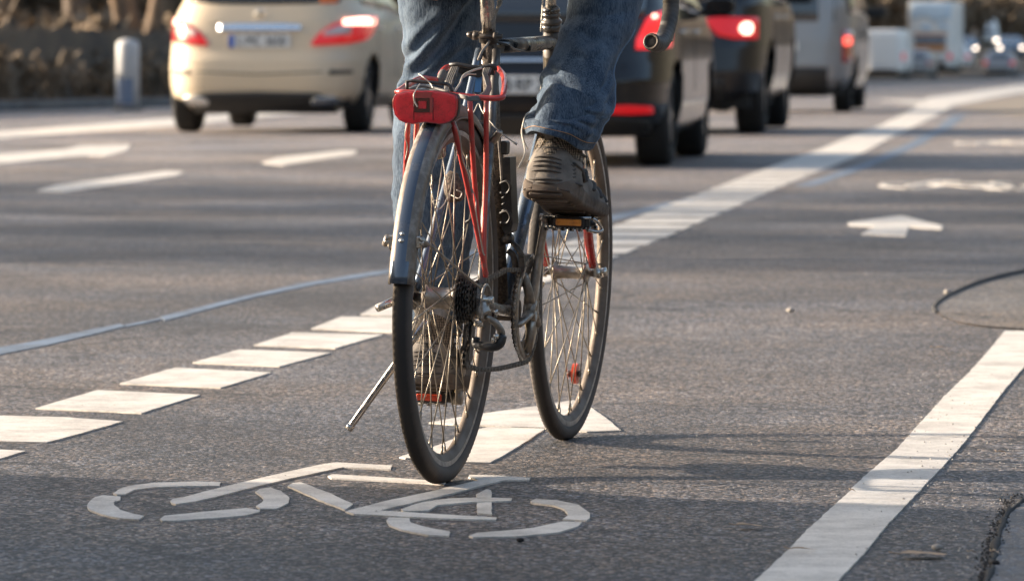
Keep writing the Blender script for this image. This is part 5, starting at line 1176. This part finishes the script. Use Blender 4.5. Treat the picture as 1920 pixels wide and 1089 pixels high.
    def mirrors(s, x, z, m, w=.20):
        for sg in (1, -1):
            p = s.side(x, z, sg, .0); b_ = MB(); b_.box(p + Vector((0, .13 * sg, .03)), (.10, w, .13), bev=.03); b_.box(p + Vector((.01, .02 * sg, -.01)), (.06, .08, .04)); b_.box(p + Vector((-.052, .13 * sg, .035)), (.004, w * .8, .09)); b_.build('side_mirror', m, s.root, fix=False)
    def side_windows(s, segs, m='glass'):
        for sg in (1, -1):
            for cols in segs: s.patch('side_window', cols, M[m], side=sg, off=.006)
    def doors(s, xs, z0, z1):
        for sg in (1, -1):
            for x in xs:
                s.patch('door_gap', [(x, z0, z1), (x + .012, z0, z1)], M['well'], side=sg, off=.002, nsub=1)
                s.patch('door_handle', [(x + .08, z1 - .10, z1 - .075), (x + .24, z1 - .10, z1 - .075)], M['chromec'], side=sg, off=.03, nsub=2)

# cream taxi-like compact, second lane
T1 = dict(slices=[(.19,.70,.20,4.15),(.24,.80,.10,4.25),(.32,.87,.03,4.33),(.40,.888,.01,4.35),(.50,.893,.0,4.36),(.62,.893,.015,4.35),(.70,.892,.06,4.33),(.85,.884,.08,4.25),(.96,.865,.11,4.0),(1.04,.82,.15,3.5),(1.12,.775,.20,3.2),(1.28,.73,.30,2.75),(1.44,.72,.45,2.35),(1.52,.66,.60,2.15),(1.56,.56,.80,1.95),(1.575,.3,1.1,1.7)])
M['cream'] = carpaint('cream_car_paint', (.66, .53, .37)); 
t = Car('compact_car', 'cream hatchback with both rear lamps lit, alone in the far left lane', -2.155, 42.6, T1, M['cream'], 4.36, heading=7, n=5.6)
t.patch('rear_bumper', [(-.62, .17, .30), (-.50, .17, .345), (0, .17, .355), (.50, .17, .345), (.62, .17, .30)], M['blackp'], off=.02)
t.mirror('exhaust_trim', [(.44, .245, .275), (.50, .235, .31), (.64, .24, .31), (.70, .265, .285)], M['chromec'], off=.03)
t.mirror('bumper_reflector', [(.60, .50, .54), (.78, .51, .54)], M['blackp'], off=.006)
for sg in (1, -1):
    c_ = [(.45, .745, .775), (.52, .75, .86), (.62, .755, .93), (.75, .765, .975), (.845, .79, 1.0), (.868, .84, .985)]
    c_ = [(a * sg, z0, z1) for a, z0, z1 in c_][::sg]; lamp = t.patch('tail_light', c_, M['glow'], off=.016)
    c2 = [(.55 * sg, .83, .865), (.66 * sg, .835, .915), (.76 * sg, .845, .92)][::sg]; t.patch('indicator', c2, M['lampclear'], off=.022, par=lamp)
    c3 = [((.70 if sg < 0 else .75) * sg, .925, .968), ((.80) * sg, .925, .985), (.862 * sg, .925, .985)][::sg]; t.patch('brake_light', c3, M['brakehot'], off=.026, par=lamp)
t.patch('chrome_strip', [(-.35, .875, .925), (-.2, .87, .935), (.2, .87, .935), (.35, .875, .925)], M['chromec'], off=.03)
t.plate(.785, 'L·MC 3650', .53, .115, .012)
b = MB(); p = t.rear(0, 1.01, .02); b.lathe([(.040, -.006), (.047, -.006), (.047, .006), (.040, .006), (.040, -.006)], (0, 0, 0), 'X', 32)
for k in range(3): q = PI / 2 + 2 * PI * k / 3; b.prism([(0, .042 * math.cos(q), .042 * math.sin(q)), (0, .009 * math.cos(q + 1.05), .009 * math.sin(q + 1.05)), (0, 0, 0), (0, .009 * math.cos(q - 1.05), .009 * math.sin(q - 1.05))], (-.006, 0, 0))
em = b.build('star_emblem', M['chromec'], t.root, fix=False); em.location = p
t.patch('rear_window', [(-.66, 1.12, 1.42), (-.4, 1.10, 1.47), (0, 1.095, 1.49), (.4, 1.10, 1.47), (.66, 1.12, 1.42)], M['glass'], off=.006)
t.patch('sticker', [(-.64, 1.105, 1.17), (-.50, 1.105, 1.17)], M['orangest'], off=.010)
t.patch('tailgate_gap', [(-.55, .52, .53), (0, .50, .51), (.55, .52, .53)], M['well'], off=.003)
t.side_windows([[(.75, 1.10, 1.36), (1.1, 1.08, 1.45), (1.5, 1.06, 1.47)], [(1.56, 1.06, 1.47), (2.0, 1.05, 1.46), (2.4, 1.04, 1.38), (2.9, 1.03, 1.15)]]); t.doors([1.0, 2.0], .35, .98); t.mirrors(2.75, 1.06, M['cream'])
t.patch('windscreen', [(-.6, 1.08, 1.42), (0, 1.06, 1.5), (.6, 1.08, 1.42)], M['glass'], off=.006, front=True)

# black hatchback right behind the rider
T2 = dict(slices=[(.20,.78,.20,4.0),(.28,.84,.08,4.15),(.40,.872,.0,4.2),(.55,.875,.0,4.2),(.66,.875,.05,4.17),(.80,.872,.10,4.1),(.92,.865,.13,3.6),(.99,.85,.17,3.3),(1.15,.79,.32,2.8),(1.32,.70,.52,2.3),(1.42,.62,.70,2.1),(1.47,.5,.9,1.9),(1.485,.3,1.1,1.7)])
M['blackpaint'] = carpaint('black_car_paint', (.008, .009, .012), .0, .14, .25, (.018, .015, .013))
k = Car('compact_car', 'glossy black hatchback with tall red tail lamps directly behind the cyclist', .10, 31.1, T2, M['blackpaint'], 4.2, heading=7, axles=(.75, 3.2), tyre=(.32, .215))
for sg in (1, -1):
    c_ = [(.66 * sg, .735, .79), (.72 * sg, .735, .93), (.79 * sg, .74, .97), (.845 * sg, .75, .985)][::sg]; lamp = k.patch('tail_light', c_, M['glow2'], off=.02)
    for z0 in (.80, .93): k.patch('bulb', [(.75 * sg, z0, z0 + .022), (.775 * sg, z0, z0 + .022)][::sg], M['brakehot'], off=.03, nsub=2, par=lamp)
    k.patch('bumper_reflector', [(.50 * sg, .335, .385), (.62 * sg, .33, .39), (.76 * sg, .335, .38)][::sg], M['glow'], off=.02)
k.patch('lower_bumper', [(-.74, .19, .30), (-.4, .19, .33), (.4, .19, .33), (.74, .19, .30)], M['blackp'], off=.016)
k.plate(.515, 'B·RP 214', .52, .115, .018)
k.patch('rear_window', [(-.70, .93, 1.26), (-.4, .905, 1.36), (0, .90, 1.39), (.4, .905, 1.36), (.70, .93, 1.26)], M['glass'], off=.006)
k.patch('tailgate_gap', [(-.6, .62, .63), (.6, .62, .63)], M['well'], off=.003); k.patch('chrome_strip', [(-.3, .66, .68), (.3, .66, .68)], M['chromec'], off=.015)
k.side_windows([[(.8, 1.02, 1.25), (1.1, 1.0, 1.36), (1.5, .99, 1.38)], [(1.56, .98, 1.38), (2.0, .97, 1.36), (2.7, .96, 1.08)]]); k.doors([.95, 1.9], .35, .93); k.mirrors(2.6, .98, M['blackpaint'])

# dark SUV
T3 = dict(slices=[(.28,.80,.18,4.4),(.36,.88,.06,4.55),(.52,.92,.0,4.6),(.74,.93,.04,4.6),(.95,.925,.10,4.55),(1.08,.915,.13,4.0),(1.14,.90,.16,3.6),(1.35,.83,.28,3.0),(1.58,.74,.48,2.5),(1.68,.66,.65,2.3),(1.72,.5,.9,2.1),(1.73,.3,1.1,1.9)])
M['darkpaint'] = carpaint('dark_grey_car_paint', (.012, .013, .016), .0, .22, .2, (.024, .021, .018))
k = Car('suv', 'dark off-roader with one round brake lamp glowing, between the black hatchback and the silver van', 1.20, 42.0, T3, M['darkpaint'], 4.6, heading=7, axles=(.85, 3.5), tyre=(.37, .24), arch=.43)
for sg in (1, -1):
    lamp = k.patch('tail_light', [(.42 * sg, .93, .975), (.52 * sg, .83, .985), (.66 * sg, .80, .985), (.84 * sg, .80, .98)][::sg], M['glow'], off=.02)
    k.patch('brake_light', [(.70 * sg, .87, .91), (.735 * sg, .84, .94), (.78 * sg, .84, .94), (.80 * sg, .87, .91)][::sg], M['brakehot'], off=.035, nsub=3, par=lamp)
k.patch('lower_bumper', [(-.84, .27, .46), (.84, .27, .46)], M['blackp'], off=.016); k.plate(.72, 'B·SN 480', .52, .115, .018)
k.patch('rear_window', [(-.74, 1.12, 1.48), (0, 1.10, 1.60), (.74, 1.12, 1.48)], M['glass'], off=.006); k.patch('tailgate_gap', [(-.7, .55, .562), (.7, .55, .562)], M['well'], off=.003)
k.side_windows([[(.7, 1.16, 1.50), (1.3, 1.15, 1.58), (1.8, 1.14, 1.6)], [(1.86, 1.14, 1.6), (2.4, 1.13, 1.5), (3.1, 1.12, 1.3)]]); k.doors([1.2, 2.2], .5, 1.08); k.mirrors(2.9, 1.15, M['darkpaint'], .24)

# silver van
T4 = dict(slices=[(.30,.86,.14,4.7),(.42,.92,.02,4.85),(.60,.94,.0,4.9),(.90,.945,.03,4.9),(1.10,.94,.06,4.5),(1.30,.92,.09,4.1),(1.60,.86,.14,3.8),(1.82,.80,.20,3.5),(1.92,.72,.30,3.3),(1.96,.5,.5,3.1)], cat='van')
M['silver'] = carpaint('silver_car_paint', (.27, .27, .275), .35, .30, .5)
k = Car('van', 'silver passenger van with a single round brake lamp glowing on its right rear corner', 3.28, 62.0, T4, M['silver'], 4.9, heading=7, n=5.5, axles=(.95, 3.95), tyre=(.33, .22), arch=.40)
for sg in (1, -1):
    lamp = k.patch('tail_light', [(.79 * sg, .62, 1.02), (.90 * sg, .62, 1.02)][::sg], M['lampred'], off=.025); k.patch('brake_light', [(.80 * sg, .86, .92), (.825 * sg, .835, .945), (.865 * sg, .835, .945), (.89 * sg, .86, .92)][::sg], M['brake'], off=.035, nsub=3, par=lamp)
k.patch('rear_bumper', [(-.90, .29, .56), (.90, .29, .56)], M['blackp'], off=.03); k.plate(.82, 'M·KT 92', .50, .11, .015)
k.patch('rear_window', [(-.70, 1.13, 1.72), (.70, 1.13, 1.72)], M['glass'], off=.006); k.side_windows([[(.4, 1.22, 1.7), (1.6, 1.22, 1.72)], [(1.75, 1.22, 1.72), (2.7, 1.22, 1.7)], [(2.8, 1.2, 1.7), (3.6, 1.15, 1.5)]]); k.doors([1.7, 2.75], .5, 1.15); k.mirrors(3.55, 1.22, M['blackp'], .26)

# far traffic
M['vanwhite'] = carpaint('white_van_paint', (.88, .86, .82)); M['greypaint'] = carpaint('grey_car_paint', (.30, .29, .28), .2, .3); M['bluepaint'] = carpaint('blue_grey_car_paint', (.12, .18, .26), .2, .25)
M['truckblue'] = mat('pale_blue_box_panel', (.62, .74, .84), .5); M['truckorange'] = mat('orange_stripe', (.55, .22, .06), .5)
BOX = dict(slices=[(.36,.92,.12,5.0),(.46,.98,.0,5.2),(.8,1.0,.0,5.2),(1.3,1.0,.02,5.0),(2.0,.97,.06,4.5),(2.22,.92,.12,4.3),(2.28,.7,.3,4.1)], cat='van')
k = Car('van', 'white windowless delivery van far ahead beside the silver van', 16.55, 224, BOX, M['vanwhite'], 5.2, n=6, heading=9, axles=(1.0, 4.2), tyre=(.34, .24), arch=.4)
k.patch('rear_bumper', [(-.95, .34, .50), (.95, .34, .50)], M['blackp'], off=.03); k.plate(.62, '', .5, .11, .02)
for sg in (1, -1): k.patch('tail_light', [(.86 * sg, .9, 1.25), (.95 * sg, .9, 1.25)][::sg], M['lampred'] if sg > 0 else M['glow'], off=.03)
T5 = dict(slices=[(.22,.80,.12,4.3),(.34,.87,.02,4.4),(.55,.885,.0,4.42),(.80,.88,.05,4.35),(.93,.87,.10,3.7),(1.05,.82,.35,3.2),(1.25,.72,.65,2.6),(1.38,.62,.95,2.3),(1.43,.45,1.2,2.1)])
def simple(label, x, y, paint, rev=False, lit=None, heading=9, w=1., hd=False, group='cars in the far traffic'):
    k = Car('car', label, x, y, T5, paint, 4.4, heading=heading, rev=rev, axles=(.8, 3.4), group=group)
    fr = rev
    if not rev:
        for sg in (1, -1): k.patch('tail_light', [(.58 * sg, .72, .86), (.83 * sg, .70, .87)][::sg], M['glow'] if lit else M['lampred'], off=.02)
        k.patch('rear_window', [(-.66, 1.0, 1.3), (.66, 1.0, 1.3)], M['glass'], off=.008); k.patch('rear_bumper', [(-.8, .21, .34), (.8, .21, .34)], M['blackp'], off=.02)
    else:
        for sg in (1, -1): k.patch('headlight', [(.60 * sg, .62, .74), (.80 * sg, .63, .76)][::sg], M['head'] if hd else M['chromec'], off=.02, front=True)
        k.patch('windscreen', [(-.72, .98, 1.3), (.72, .98, 1.3)], M['glass'], off=.008, front=True); k.patch('grille', [(-.42, .34, .6), (.42, .34, .6)], M['blackp'], off=.02, front=True)
    k.side_windows([[(1.0, 1.0, 1.25), (1.8, 1.0, 1.3)], [(1.86, 1.0, 1.3), (2.9, .96, 1.1)]]); k.mirrors(2.8, .98, paint)
    return k
simple('grey estate car driving away just right of the white delivery van', 18.9, 236, M['greypaint'], lit=False)
simple('silver car driving away with orange tail lamps, alone near the right edge', 25.4, 262, M['silver'], lit=True)
M['silver2'] = carpaint('pale_silver_paint', (.78, .76, .73), .0, .35)
XX = lambda px, d: (px - 960) / F_PX * d
simple('pale oncoming car with headlamps on, in front of the tall box truck', XX(1762, 305), 305, M['silver2'], True, hd=True, heading=5)
simple('dark blue oncoming car with one bright lamp, left of the white oncoming van', XX(1812, 318), 320, M['bluepaint'], True, hd=True, heading=5)
simple('blue oncoming car with headlamps on at the right edge of the road', XX(1893, 322), 322, M['bluepaint'], True, hd=True, heading=5)
simple('small dark oncoming car between the box truck and the white oncoming van', XX(1800, 352), 352, M['blackpaint'], True, hd=False, heading=5)
simple('pale car far ahead between the grey estate car and the lone silver car', XX(1790, 285), 285, M['silver2'], lit=True)
k = Car('van', 'white oncoming van with a pale round roof, above the blue cars', XX(1845, 345), 345, dict(slices=[(.3,.9,.12,4.6),(.45,.97,.0,4.8),(.9,.98,.0,4.85),(1.15,.97,.02,4.6),(1.3,.95,.03,4.2),(1.9,.86,.1,3.8),(2.15,.76,.2,3.5),(2.25,.55,.5,3.2)], cat='van'), M['vanwhite'], 4.9, heading=5, rev=True, n=5, axles=(.95, 3.9))
k.patch('windscreen', [(-.75, 1.22, 1.5), (.75, 1.22, 1.5)], M['glass'], off=.01, front=True); 
for sg in (1, -1): k.patch('headlight', [(.66 * sg, .72, .86), (.86 * sg, .72, .88)][::sg], M['head'], off=.02, front=True)
k.patch('grille', [(-.5, .5, .75), (.5, .5, .75)], M['blackp'], off=.02, front=True); k.mirrors(3.9, 1.3, M['blackp'])
TR = dict(slices=[(.45,1.1,.1,8.2),(.60,1.2,.0,8.4),(1.0,1.25,.0,8.4),(2.0,1.25,.0,8.4),(3.9,1.24,.0,8.3),(4.0,1.2,.05,8.2)], cat='truck')
k = Car('box_truck', 'tall white and pale blue box truck with an orange stripe, far ahead above the cars', XX(1743, 268), 268, TR, M['vanwhite'], 8.4, heading=9, n=14, axles=(1.6, 6.6), tyre=(.48, .30), arch=.58)
k.patch('blue_panel', [(-1.1, 3.1, 3.95), (-.2, 2.9, 3.95), (.3, 3.2, 3.95), (1.1, 3.0, 3.95)], M['truckblue'], off=.02); k.patch('blue_panel', [(-.1, 2.55, 2.62), (.25, 2.4, 2.85), (.5, 2.55, 2.62)], M['truckblue'], off=.025); k.patch('blue_panel', [(-.95, 2.5, 2.6), (-.6, 2.5, 3.0), (-.4, 2.7, 2.8)], M['truckblue'], off=.025)
k.patch('dark_band', [(-1.15, 1.75, 2.1), (1.15, 1.75, 2.1)], M['bluepaint'], off=.02); k.patch('orange_stripe', [(-1.15, 1.35, 1.7), (1.15, 1.35, 1.7)], M['truckorange'], off=.02); k.patch('orange_stripe', [(-.9, 2.16, 2.3), (1.15, 2.16, 2.3)], M['truckorange'], off=.02)
k.patch('rear_bumper', [(-1.15, .5, .8), (1.15, .5, .8)], M['blackp'], off=.03)
for sg in (1, -1): k.patch('tail_light', [(.95 * sg, .95, 1.2), (1.15 * sg, .95, 1.2)][::sg], M['glow'], off=.03)
# unseen van added beside the rider to cast the shade across the foreground
k = Car('van', 'dark delivery van added out of the picture on the left to shade the foreground', -5.1, 5.15, dict(slices=BOX['slices'], cat='van'), M['darkpaint'], 5.2, n=6, heading=7, axles=(1.0, 4.2), tyre=(.34, .24), arch=.4)
k.patch('rear_window', [(-.7, 1.3, 1.85), (.7, 1.3, 1.85)], M['glass'], off=.01); k.patch('rear_bumper', [(-.95, .34, .50), (.95, .34, .50)], M['blackp'], off=.03)
for sg in (1, -1): k.patch('tail_light', [(.86 * sg, .9, 1.25), (.95 * sg, .9, 1.25)][::sg], M['lampred'], off=.03)
k.mirrors(4.2, 1.35, M['blackp'])

# ------------------------------------------------------------------ roadside: fence, marker posts, trees, wood
M['fence'] = mat('weathered_grey_boards', (.085, .072, .060), .9, col2=(.20, .15, .10), vscale=.8)
M['fpost'] = mat('fence_post_wood', (.06, .052, .045), .9)
M['bark'] = mat('tan_bark', (.24, .165, .105), .9, col2=(.12, .085, .06), vscale=5, bump=.8, bscale=25, bdist=.02)
M['barkd'] = mat('dark_bark', (.075, .058, .045), .9, col2=(.15, .11, .08), vscale=5, bump=.8, bscale=25, bdist=.02)
M['twig'] = mat('winter_twigs', (.085, .062, .045), .9, col2=(.16, .115, .075), vscale=1.5)
M['farwood'] = mat('sunlit_winter_wood', (.20, .165, .135), .95, col2=(.30, .25, .20), vscale=.05)  # twig colour raised: sunlight on the far wood put into it
M['shrub'] = mat('dry_winter_undergrowth', (.10, .078, .055), .95, col2=(.24, .175, .115), vscale=.9, fmin=.40, fmax=.6)
M['postw'] = mat('pale_marker_post', (.52, .51, .50), .6, var=.15, vscale=5); M['postb'] = mat('blue_grey_band', (.16, .20, .28), .5)
fence = empty('wooden_fence', (kerb_x(70) - 1.3, 70, zt(70) + .1)); R0 = fence.location
def fx(y, d=1.5): return kerb_x(y) - d
y = 40.
while y < 150:
    b = MB(); y2 = y + 3.0
    for z0 in (.05,):
        nb = 20
        for i in range(nb):
            ya = lerp(y, y2, i / nb) + .01; yb = lerp(y, y2, (i + 1) / nb) - .02; h = .98 + rnd.uniform(-.03, .04)
            b.prism([(fx(ya), ya, zt(y) + .12), (fx(yb), yb, zt(y) + .12), (fx(yb), yb, zt(y) + .12 + h), (fx(ya), ya, zt(y) + .12 + h)], (-.022, 0, 0))
    o = b.build('board_panel', M['fence'], fence, fix=False); o.matrix_parent_inverse = Matrix.Translation(-R0)
    b = MB(); b.box((fx(y) - .07, y, zt(y) + .68), (.1, .1, 1.16)); o = b.build('post', M['fpost'], fence, fix=False); o.matrix_parent_inverse = Matrix.Translation(-R0)
    y = y2
tag(fence, 'low dark board fence behind the kerb along the left verge', 'fence')
# pale marker post on the verge
px = 240; r_ = ray(px, 181); d = 66.0; x = r_[0] / r_[1] * d
mp_ = empty('marker_post', (x, d, zt(d) + .0)); b = MB(); b.lathe([(0, .0), (.152, 0), (.152, .84), (.14, .90), (.08, .93), (0, .94)], (0, 0, 0), 'Z', 24); b.build('post', M['postw'], mp_); 
b = MB(); b.lathe([(.156, .08), (.156, .42)], (0, 0, 0), 'Z', 24, math.radians(180), math.radians(300)); b.build('blue_band', M['postb'], mp_); b = MB(); b.lathe([(0, -.02), (.2, -.02), (.2, .04), (0, .05)], (0, 0, 0), 'Z', 20); b.build('foot', M['kerb'], mp_)
tag(mp_, 'thick pale marker post with a blue-grey panel standing at the left kerb', 'post')

def tree_mesh(seed, h, r0, trunks=1, lean=(0, 0), split=.35, levels=5):
    rr_ = random.Random(seed); T = MB(); C = MB()
    def grow(p, d, L_, r, lev, first=False):
        n = 5 if lev < 2 else 3; pts = [p]; q = p.copy(); dd = d.copy()
        for i in range(n):
            dd = (dd + Vector((rr_.uniform(-1, 1), rr_.uniform(-1, 1), rr_.uniform(-.5, .9))) * (.10 if lev < 1 else .2)).normalized(); q = q + dd * L_ / n; pts.append(q.copy())
        r1 = r * (.62 if lev < levels else .4); tgt = T if lev < 2 else C
        tgt.tube(pts, [lerp(r, r1, i / n) * (1.35 if first and i == 0 else 1) for i in range(n + 1)], 10 if lev < 1 else 6 if lev < 3 else 3, cap=lev < 2)
        if lev >= levels: return
        kids = 3 if lev < 3 else 3
        for k in range(kids):
            t = 1.0 if k == 0 else rr_.uniform(.35, .95); b0 = pts[min(n, int(round(t * n)))]
            a = Vector((rr_.uniform(-1, 1), rr_.uniform(-1, 1), rr_.uniform(-.1, .8))).normalized(); nd = (dd * (1.0 if k == 0 else .5) + a * (.45 if k == 0 else .9)).normalized()
            grow(b0, nd, L_ * rr_.uniform(.55, .78), r1 * (.95 if k == 0 else rr_.uniform(.45, .7)), lev + 1)
    for i in range(trunks):
        a = 2 * PI * i / trunks + rr_.random(); d = Vector((lean[0] + (.16 * math.cos(a) if trunks > 1 else 0), lean[1] + (.16 * math.sin(a) if trunks > 1 else 0), 1)).normalized()
        grow(Vector((.12 * math.cos(a) * (trunks > 1), .12 * math.sin(a) * (trunks > 1), -.1)), d, h * split, r0, 0, True)
    return T, C
protos = []
for sd_, h, r0, tr, m in ((1, 13, .22, 1, 'barkd'), (2, 12, .15, 3, 'bark'), (3, 14, .19, 1, 'bark'), (5, 11, .14, 2, 'barkd')):
    T, C = tree_mesh(sd_, h, r0, tr, levels=5)
    root = empty('bare_tree', (0, 0, 0)); tr_ = T.build('trunk', M[m], root, fix=False); C.build('crown', M['twig'], root, fix=False); protos.append(root)
used = set()
def put_tree(i, x, y, z, rz, sc, label, group=None):
    src = protos[i]
    if i not in used: o = src; used.add(i)
    else:
        o = src.copy(); COL.objects.link(o)
        for ch in children(src): c = ch.copy(); COL.objects.link(c); c.parent = o
    o.location = (x, y, z); o.rotation_euler = (0, 0, rz); o.scale = (sc, sc, sc)
    tag(o, label, 'tree', group or 'bare trees along the left side'); return o
def tx(px, d): return (px - 960) / F_PX * d
VZ = lambda y, d: zt(y) + .15 + max(0, d - 3) * .04
for i, px, d, sc, lab in ((2, 4, 76, 1.0, 'tan trunk cut by the left edge of the picture behind the board fence'), (0, 152, 84, 1.05, 'dark straight trunk behind the fence, left of the pale marker post'), (1, 262, 80, 1.0, 'tan tree with several stems behind the fence between the marker post and the cream car'), (3, 90, 100, 1.0, 'thin dark stems behind the fence, between the left edge tree and the straight dark trunk'),
                          (0, 205, 112, .9, 'dark trunk far behind the marker post'), (2, 310, 120, 1.0, 'tan trunk far back beside the cream car roof')):
    put_tree(i, tx(px, d), d, VZ(d, kerb_x(d) - tx(px, d)), rnd.uniform(0, 6), sc, lab)
for i, (y, dd) in enumerate(((43, 3.0), (58, 2.8))):
    put_tree(i % 4, kerb_x(y) - dd, y, zt(y) + .12, i * 1.7, .75 + .05 * (i % 3), 'bare roadside tree on the left verge, outside the picture', 'roadside trees outside the picture')
# winter wood behind everything: thousands of stems and twigs nobody could count
b = MB(); rw_ = random.Random(5)
def stem(x, y, z, h, r):
    p = Vector((x, y, z)); pts = [p]; d = Vector((rw_.uniform(-.12, .12), rw_.uniform(-.12, .12), 1))
    for i in range(3): pts.append(pts[-1] + (d + Vector((rw_.uniform(-.1, .1), rw_.uniform(-.1, .1), 0))) * h / 3)
    b.tube(pts, [r, r * .8, r * .5, r * .15], 4, cap=False)
    for i in range(7):
        q = pts[1].lerp(pts[3], rw_.random()); e = q + Vector((rw_.uniform(-1, 1), rw_.uniform(-1, 1), rw_.uniform(.2, 1.2))) * h * .14; b.tube([q, e], [r * .28, r * .06], 3, cap=False)
for i in range(1500):
    y = rw_.uniform(95, 480); x = kerb_x(y) - rw_.uniform(9, 70); stem(x, y, zt(y) + .4, rw_.uniform(7, 14), rw_.uniform(.06, .20))
for i in range(2300):
    y = rw_.uniform(470, 560); x = rw_.uniform(5, 130); stem(x, y, zt(y) - .3, rw_.uniform(8, 16), rw_.uniform(.08, .3))
tag(b.build('winter_wood', M['farwood'], fix=False), 'brown leafless wood closing the view behind the road and the traffic', 'woodland', kind='stuff')
# undergrowth: low dry brush behind the fence and along the wood's foot
def brush(name, pts, hmin, hmax, n, label):
    b = MB(); rb = random.Random(len(pts) + n)
    for i in range(n):
        (x0, y0, z0), (x1, y1, z1) = pts; t = rb.random(); w = rb.gauss(0, 1)
        x, y, z = lerp(x0, x1, t) + w * .8, lerp(y0, y1, t) + rb.gauss(0, 1.5), lerp(z0, z1, t); h = rb.uniform(hmin, hmax); 
        for k in range(9):
            a = rb.uniform(0, 6.3); o = Vector((math.cos(a), math.sin(a), 0)) * h * rb.uniform(.1, .5); p = Vector((x, y, z)); q = p + o * .5 + Vector((0, 0, h * .6)); e = p + o + Vector((0, 0, h * rb.uniform(.6, 1)))
            wv = Vector((-math.sin(a), math.cos(a), 0)) * h * .045; b.add([p - wv, p + wv, q + wv, q - wv, e], [(0, 1, 2, 3), (3, 2, 4)], False)
            for j in range(3):
                c = p.lerp(e, rb.uniform(.3, 1)) + Vector((rb.uniform(-1, 1), rb.uniform(-1, 1), rb.uniform(-.5, .5))) * h * .12; u = Vector((rb.uniform(-1, 1), rb.uniform(-1, 1), rb.uniform(-1, 1))) * h * .10; v = Vector((rb.uniform(-1, 1), rb.uniform(-1, 1), rb.uniform(-1, 1))) * h * .10; b.add([c - u, c + v, c + u, c - v], [(0, 1, 2, 3)], False)
    tag(b.build(name, M['shrub'] if pts[0][0] < 0 else M['farwood'], fix=False), label, 'undergrowth', kind='stuff')
brush('undergrowth', ((kerb_x(60) - 3.2, 60, .1), (kerb_x(150) - 3.5, 150, -.6)), .5, 1.5, 700, 'dry brown brush growing behind the board fence')
brush('undergrowth', ((kerb_x(45) - .9, 45, .12), (kerb_x(130) - .9, 130, -.45)), .25, .8, 420, 'low dry weeds between the kerb and the board fence')
brush('undergrowth', ((kerb_x(90) - 9, 90, .3), (kerb_x(460) - 10, 460, .5)), 1.5, 4.5, 1100, 'taller bare thicket at the foot of the wood on the left')
brush('undergrowth', ((5, 462, 0), (120, 462, 0)), 3, 7, 1100, 'bare thicket across the end of the road')
# a bank under the wood so that nothing but brown ground shows between stems
b = MB(); b.grid([[(x, y, z) for x in range(-120, 241, 12)] for y, z in ((575, -2), (600, 6), (640, 22), (760, 34), (900, 38))]); b2 = b.build('wooded_hill', M['soil'], fix=False)
me = b2.data
for v in me.vertices: v.co.z += 3 * noise.noise(Vector((v.co.x * .03, v.co.y * .02, 0)))
tag(b2, kind='structure')
b = MB(); b.grid([[(kerb_x(y) - d, y + 0, h) for y in (100, 160, 240, 340, 460, 580)] for d, h in ((55, 1), (75, 9), (100, 18), (140, 24))]); tag(b.build('wooded_hill', M['soil'], fix=False), kind='structure')

M['bankdark'] = mat('added_dark_bank', (.022, .024, .018), .95, col2=(.045, .040, .028), vscale=.3)
# dark wooded banks added behind camera and at right to dim reflections and fill
def bank(pts, off, name='wooded_hill'):
    b = MB(); b.grid([[(x + off[0] * k, y + off[1] * k, h + 2 * noise.noise(Vector((x * .05, y * .05, k)))) for x, y in pts] for k, h in ((0, -1), (1, 4), (3, 13), (6, 17))]); tag(b.build(name, M['bankdark'], fix=False), kind='structure')
bank([(-70 + 12 * i, -45 - .02 * (i - 8) ** 2) for i in range(18)], (0, -3))
bank([(road_r(y) + 14, y) for y in range(-40, 200, 12)], (3.5, -.8))

# unseen evergreens added on the left verge to throw broken shade across the road
M['needle'] = mat('evergreen_foliage', (.035, .055, .025), .8, col2=(.06, .09, .04), vscale=2)
def evergreen(seed):
    rr_ = random.Random(seed); root = empty('shade_evergreen', (0, 0, 0)); b = MB(); b.tube([(0, 0, -.1), (.03, 0, 4), (0, .02, 10.5)], [.19, .13, .02], 10)
    for i in range(46):
        z = 1.2 + 9 * (i / 46); L_ = 2.1 * (1 - (z - 1) / 10) + .25; a = i * 2.4 + rr_.random(); b.tube([(0, 0, z), (math.cos(a) * L_ * .6, math.sin(a) * L_ * .6, z - .05), (math.cos(a) * L_, math.sin(a) * L_, z - .2)], [.035, .022, .008], 5)
    b.build('trunk', M['barkd'], root, fix=False); b = MB()
    for i in range(9000):
        z = 1.0 + 9.4 * rr_.random() ** 1.25; L_ = (2.1 * (1 - (z - 1) / 10) + .3) * (.85 + .3 * noise.noise(Vector((z, seed, 0)))); a = rr_.uniform(0, 6.283); r = L_ * rr_.random() ** .6 * (.85 + .35 * noise.noise(Vector((math.cos(a) * 2, math.sin(a) * 2, z * 1.1 + seed))))
        c = Vector((math.cos(a) * r, math.sin(a) * r, z - .12 * r)); u = Vector((rr_.gauss(0, 1), rr_.gauss(0, 1), rr_.gauss(0, .6))).normalized() * .10; v = Vector((rr_.gauss(0, 1), rr_.gauss(0, 1), rr_.gauss(0, 1))).normalized() * .035
        b.add([c - u, c + v, c + u, c - v], [(0, 1, 2, 3)], False)
    b.build('crown', M['needle'], root, fix=False); return root
ev = evergreen(4)
for i, (y, dd, sc) in enumerate(((23.0, 3.2, .95), (25.4, 4.6, 1.05), (27.6, 3.0, .9), (30.2, 4.2, 1.1))):
    if i == 0: o = ev
    else:
        o = ev.copy(); COL.objects.link(o)
        for ch in children(ev): c = ch.copy(); COL.objects.link(c); c.parent = o
    o.location = (kerb_x(y) - dd, y, .12); o.rotation_euler = (0, 0, i * 1.9); o.scale = (sc,) * 3
    tag(o, 'dense evergreen added on the left verge, outside the picture, to shade the road', 'tree', 'evergreens added outside the picture for shade')
